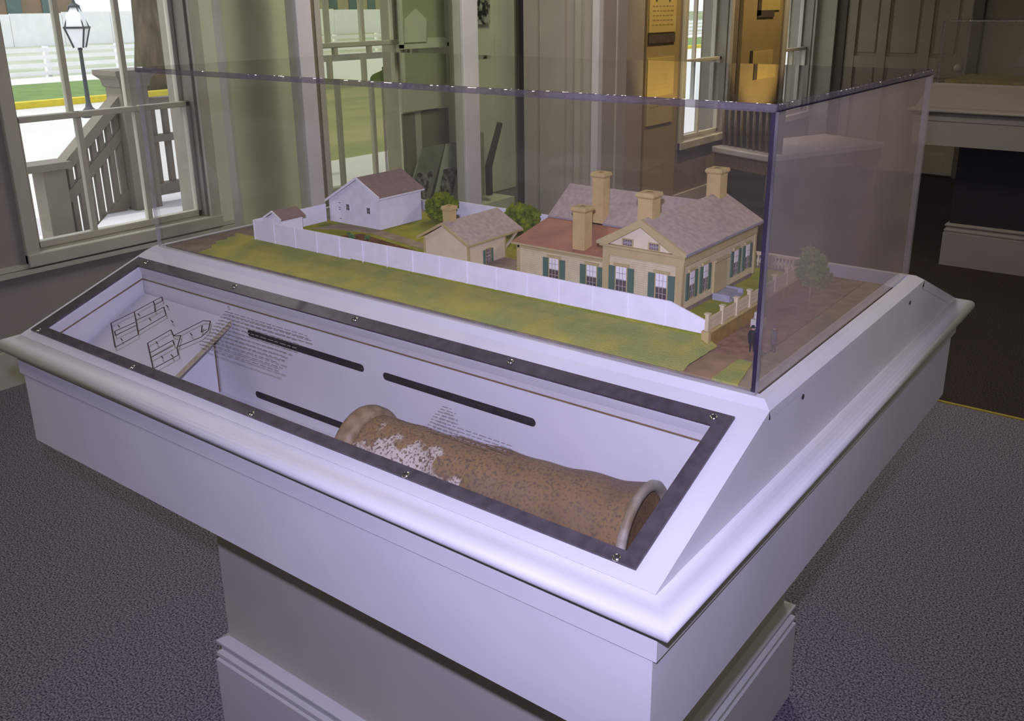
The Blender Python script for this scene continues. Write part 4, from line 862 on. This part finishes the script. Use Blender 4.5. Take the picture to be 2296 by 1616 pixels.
for z in (1.1135, 1.1035, 1.0990, 1.080): MB().box(.2150, .2205, bya + bo - .0018, bya + bo - .0010, z, z + .0011).build('hinge', GLASSD, bn)
# privy shed
sxa, sxb, sya, syb, sze, szr = .1835, .2432, .125, .188, 1.1028, 1.1180
sxa, sxb, sya, syb, sze, szr = .1915, .2450, .117, .178, 1.1125, 1.1272
sh = thing('small_shed', (.217, .148, ZY), 'small white model shed with brown roof in the fence corner', 'model shed')
sm_ = (sxa + sxb) / 2
MB().prism([(sxa + .005, sya + .005, ZY), (sxb - .005, sya + .005, ZY), (sxb - .005, sya + .005, sze - .001), (sm_, sya + .005, szr - .004), (sxa + .005, sya + .005, sze - .001)], (0, syb - sya - .010, 0)).build('walls', MWHITE, sh)
gable_roof(sh, 'roof_slope', sxa, sxb, sm_, sya, syb, sze, sze, szr, .0022, ROOFB)
for xe in (sxa, sxb): MB().prism([(xe, sya - .0005, sze - .0035), (xe, sya - .0005, sze + .0006), (sm_, sya - .0005, szr + .0006), (sm_, sya - .0005, szr - .0035)], (0, .0018, 0)).build('rake_trim', MWHITE, sh)

# ---- trees and shrubs of the model
BUSH = pmat('model_bush', (.20, .26, .015), .95, .3, 60, (.07, .115, .01), bump=.8, bscale=300, spec=.05)
TREEG = pmat('model_tree_green', (.24, .30, .07), .95, .3, 60, (.13, .19, .045), bump=.8, bscale=300, spec=.05)
def mtree(name, x, y, z0, zc, r, flat, label, mat, trunk_r, n, seed, group=None, lump=(.10, .20), extra=None):
    t = thing(name, (x, y, z0), label, 'model tree', group)
    m = MB(); m.sm = True; m.tube([(x, y, z0), (x + .001, y, (z0 + zc) / 2), (x, y, zc)], [trunk_r * 1.2, trunk_r, trunk_r * .7], 8).build('trunk', pmat('model_trunk', (.42, .33, .22), .9, .2, 80), t)
    c = MB(); blob(c, (x, y, zc), r, n, flat, seed, lump)
    if extra:
        for dx, dy, dz, rr in extra: blob(c, (x + dx, y + dy, zc + dz), rr, n // 3, .9, seed + 5, lump)
    c.build('foliage', mat, t)
mtree('round_bush', .383, .425, ZY, 1.101, .034, .85, 'round dark green model tree between the barn and the outbuilding chimney', BUSH, .003, 520, 3)
mtree('round_bush', .590, .428, ZY, 1.103, .036, .75, 'round green model tree behind the ridge of the outbuilding', BUSH, .003, 520, 4)
mtree('street_sapling', 1.200, .360, ZS, 1.117, .025, 1.15, 'slender green model tree standing on the brick walk', TREEG, .0013, 420, 9, lump=(.08, .16), extra=[(-.006, 0, .022, .014), (.012, 0, -.014, .020)])
rnd = random.Random(21)
for k, (x, y, s_) in enumerate([(.345, .205, .007), (.375, .218, .006), (.318, .222, .005)]):
    t = thing('garden_plant', (x, y, ZY), ['leafy green plant at the left end of the garden bed', 'leafy green plant in the middle of the garden bed', 'smallest green plant at the garden bed corner'][k], 'model plant')
    c = MB(); blob(c, (x, y, ZY + s_ * .8), s_, 26, .9, 40 + k); c.build('leaves', pmat('model_veg', (.12, .22, .06), .9, .3, 80), t)
# pale stone block by the kerb
t = thing('stone_block', (1.174, .230, ZS), 'pale stone block on the brick walk by the fence', 'model block')
MB().box(1.166, 1.182, .220, .240, ZS, 1.066).build('base_stone', pmat('pale_stone', (.55, .52, .42), .8, .1, 60), t, .001); MB().box(1.169, 1.179, .224, .236, 1.066, 1.076).build('top_stone', pmat('pale_stone', (.55, .52, .42)), t, .001)

# ---- tiny figures
def figure(x, y, z0, h, ang, coat, legs, label, hat):
    t = thing('person_figurine', (x, y, z0), label, 'figurine')
    k = h / 1.75; ca, sa = math.cos(ang), math.sin(ang)
    J = {'pel': (0, 0, .93), 'wst': (0, .01, 1.10), 'chs': (0, .01, 1.30), 'nek': (0, 0, 1.47), 'hd': (0, -.02, 1.58), 'hdt': (0, -.01, 1.70),
         'hl': (-.09, 0, .90), 'kl': (-.10, -.04, .48), 'al': (-.10, .02, .08), 'tl': (-.11, -.14, .03), 'hr': (.09, 0, .90), 'kr': (.11, .02, .48), 'ar': (.12, .08, .08), 'tr': (.13, -.07, .03),
         'sl': (-.19, .01, 1.40), 'el': (-.26, .04, 1.14), 'wl': (-.25, -.05, .90), 'fl_': (-.24, -.08, .82), 'sr': (.19, .01, 1.40), 'er': (.27, .03, 1.14), 'wr': (.25, -.08, .92), 'fr_': (.24, -.11, .84)}
    rad = {'pel': .15, 'wst': .145, 'chs': .165, 'nek': .06, 'hd': .10, 'hdt': .085, 'hl': .10, 'kl': .075, 'al': .055, 'tl': .045, 'hr': .10, 'kr': .075, 'ar': .055, 'tr': .045, 'sl': .075, 'el': .06, 'wl': .045, 'fl_': .042, 'sr': .075, 'er': .06, 'wr': .045, 'fr_': .042}
    Ed = [('pel', 'wst'), ('wst', 'chs'), ('chs', 'nek'), ('nek', 'hd'), ('hd', 'hdt'), ('pel', 'hl'), ('hl', 'kl'), ('kl', 'al'), ('al', 'tl'), ('pel', 'hr'), ('hr', 'kr'), ('kr', 'ar'), ('ar', 'tr'), ('chs', 'sl'), ('sl', 'el'), ('el', 'wl'), ('wl', 'fl_'), ('chs', 'sr'), ('sr', 'er'), ('er', 'wr'), ('wr', 'fr_')]
    names = list(J); me = bpy.data.meshes.new('body'); o = bpy.data.objects.new('body', me); COL.objects.link(o); o.parent = t
    me.from_pydata([((J[n][0] * ca - J[n][1] * sa) * k, (J[n][0] * sa + J[n][1] * ca) * k, J[n][2] * k) for n in names], [(names.index(a), names.index(b)) for a, b in Ed], [])
    s_ = o.modifiers.new('skin', 'SKIN'); s_.use_smooth_shade = True
    for i, n in enumerate(names): sv_ = me.skin_vertices[0].data[i]; sv_.radius = (rad[n] * k, rad[n] * k); sv_.use_root = (n == 'pel')
    sd = o.modifiers.new('subsurf', 'SUBSURF'); sd.levels = 1; sd.render_levels = 1
    m, nt, out = _new('figure_paint'); L = nt.links.new; b = nt.nodes.new('ShaderNodeBsdfPrincipled'); L(b.outputs[0], out.inputs[0]); b.inputs['Roughness'].default_value = .7
    tc = nt.nodes.new('ShaderNodeTexCoord'); sp = nt.nodes.new('ShaderNodeSeparateXYZ'); L(tc.outputs['Object'], sp.inputs[0])
    mu = nt.nodes.new('ShaderNodeMath'); mu.operation = 'DIVIDE'; mu.inputs[1].default_value = h; L(sp.outputs['Z'], mu.inputs[0])
    r_ = nt.nodes.new('ShaderNodeValToRGB'); r_.color_ramp.interpolation = 'CONSTANT'; L(mu.outputs[0], r_.inputs[0])
    r_.color_ramp.elements[0].color = (*legs, 1); r_.color_ramp.elements[1].position = .52; r_.color_ramp.elements[1].color = (*coat, 1)
    e = r_.color_ramp.elements.new(.845); e.color = (.45, .28, .19, 1); L(r_.outputs[0], b.inputs['Base Color']); me.materials.append(m)
    P = lambda a, b_, c: (x + (a * ca - b_ * sa) * k, y + (a * sa + b_ * ca) * k, z0 + c * k)
    c = MB(); c.sm = True
    c.lathe([(.225 * k, .62 * k), (.23 * k, .64 * k), (.185 * k, 1.02 * k), (.195 * k, 1.30 * k), (.12 * k, 1.46 * k)], P(0, 0, 0), n=16).build('coat', pmat('coat_%d' % int(coat[0] * 1000), coat, .8, .1, 200), t)
    c = MB(); c.sm = True
    c.lathe([(.17 * k, 1.68 * k), (.17 * k, 1.695 * k), (.115 * k, 1.70 * k), (.11 * k, (1.70 + hat) * k), (.02 * k, (1.705 + hat) * k)], P(0, -.01, 0), n=16).build('hat', pmat('coat_%d' % int(coat[0] * 1000), coat, .8, .1, 200), t)
    return t
figure(1.208, .130, 1.0529, .036, R(20), (.008, .008, .011), (.012, .012, .016), 'tiny figurine in black coat and hat on the brick walk', .12)
figure(1.232, .146, 1.0524, .037, R(-40), (.13, .12, .125), (.06, .055, .06), 'tiny figurine in grey coat beside the black coated one', .10)

# repeats of one kind share a group phrase
GROUPS = {'fill_light': 'added fill light panels', 'ceiling_spotlight': 'ceiling spotlights', 'street_tree': 'trees along the street', 'round_bush': 'round trees of the model yard',
          'garden_plant': 'plants in the model garden bed', 'easel_card': 'portrait cards in the wall case', 'wall_panel': 'warm lit wall panels', 'table_display_case': 'table display cases',
          'acrylic_cover': 'acrylic case covers', 'person_figurine': 'figurines on the brick walk', 'far_house': 'houses behind the board fence'}
for o in scene.objects:
    if o.parent is None and o.name.split('.')[0] in GROUPS: o['group'] = GROUPS[o.name.split('.')[0]]
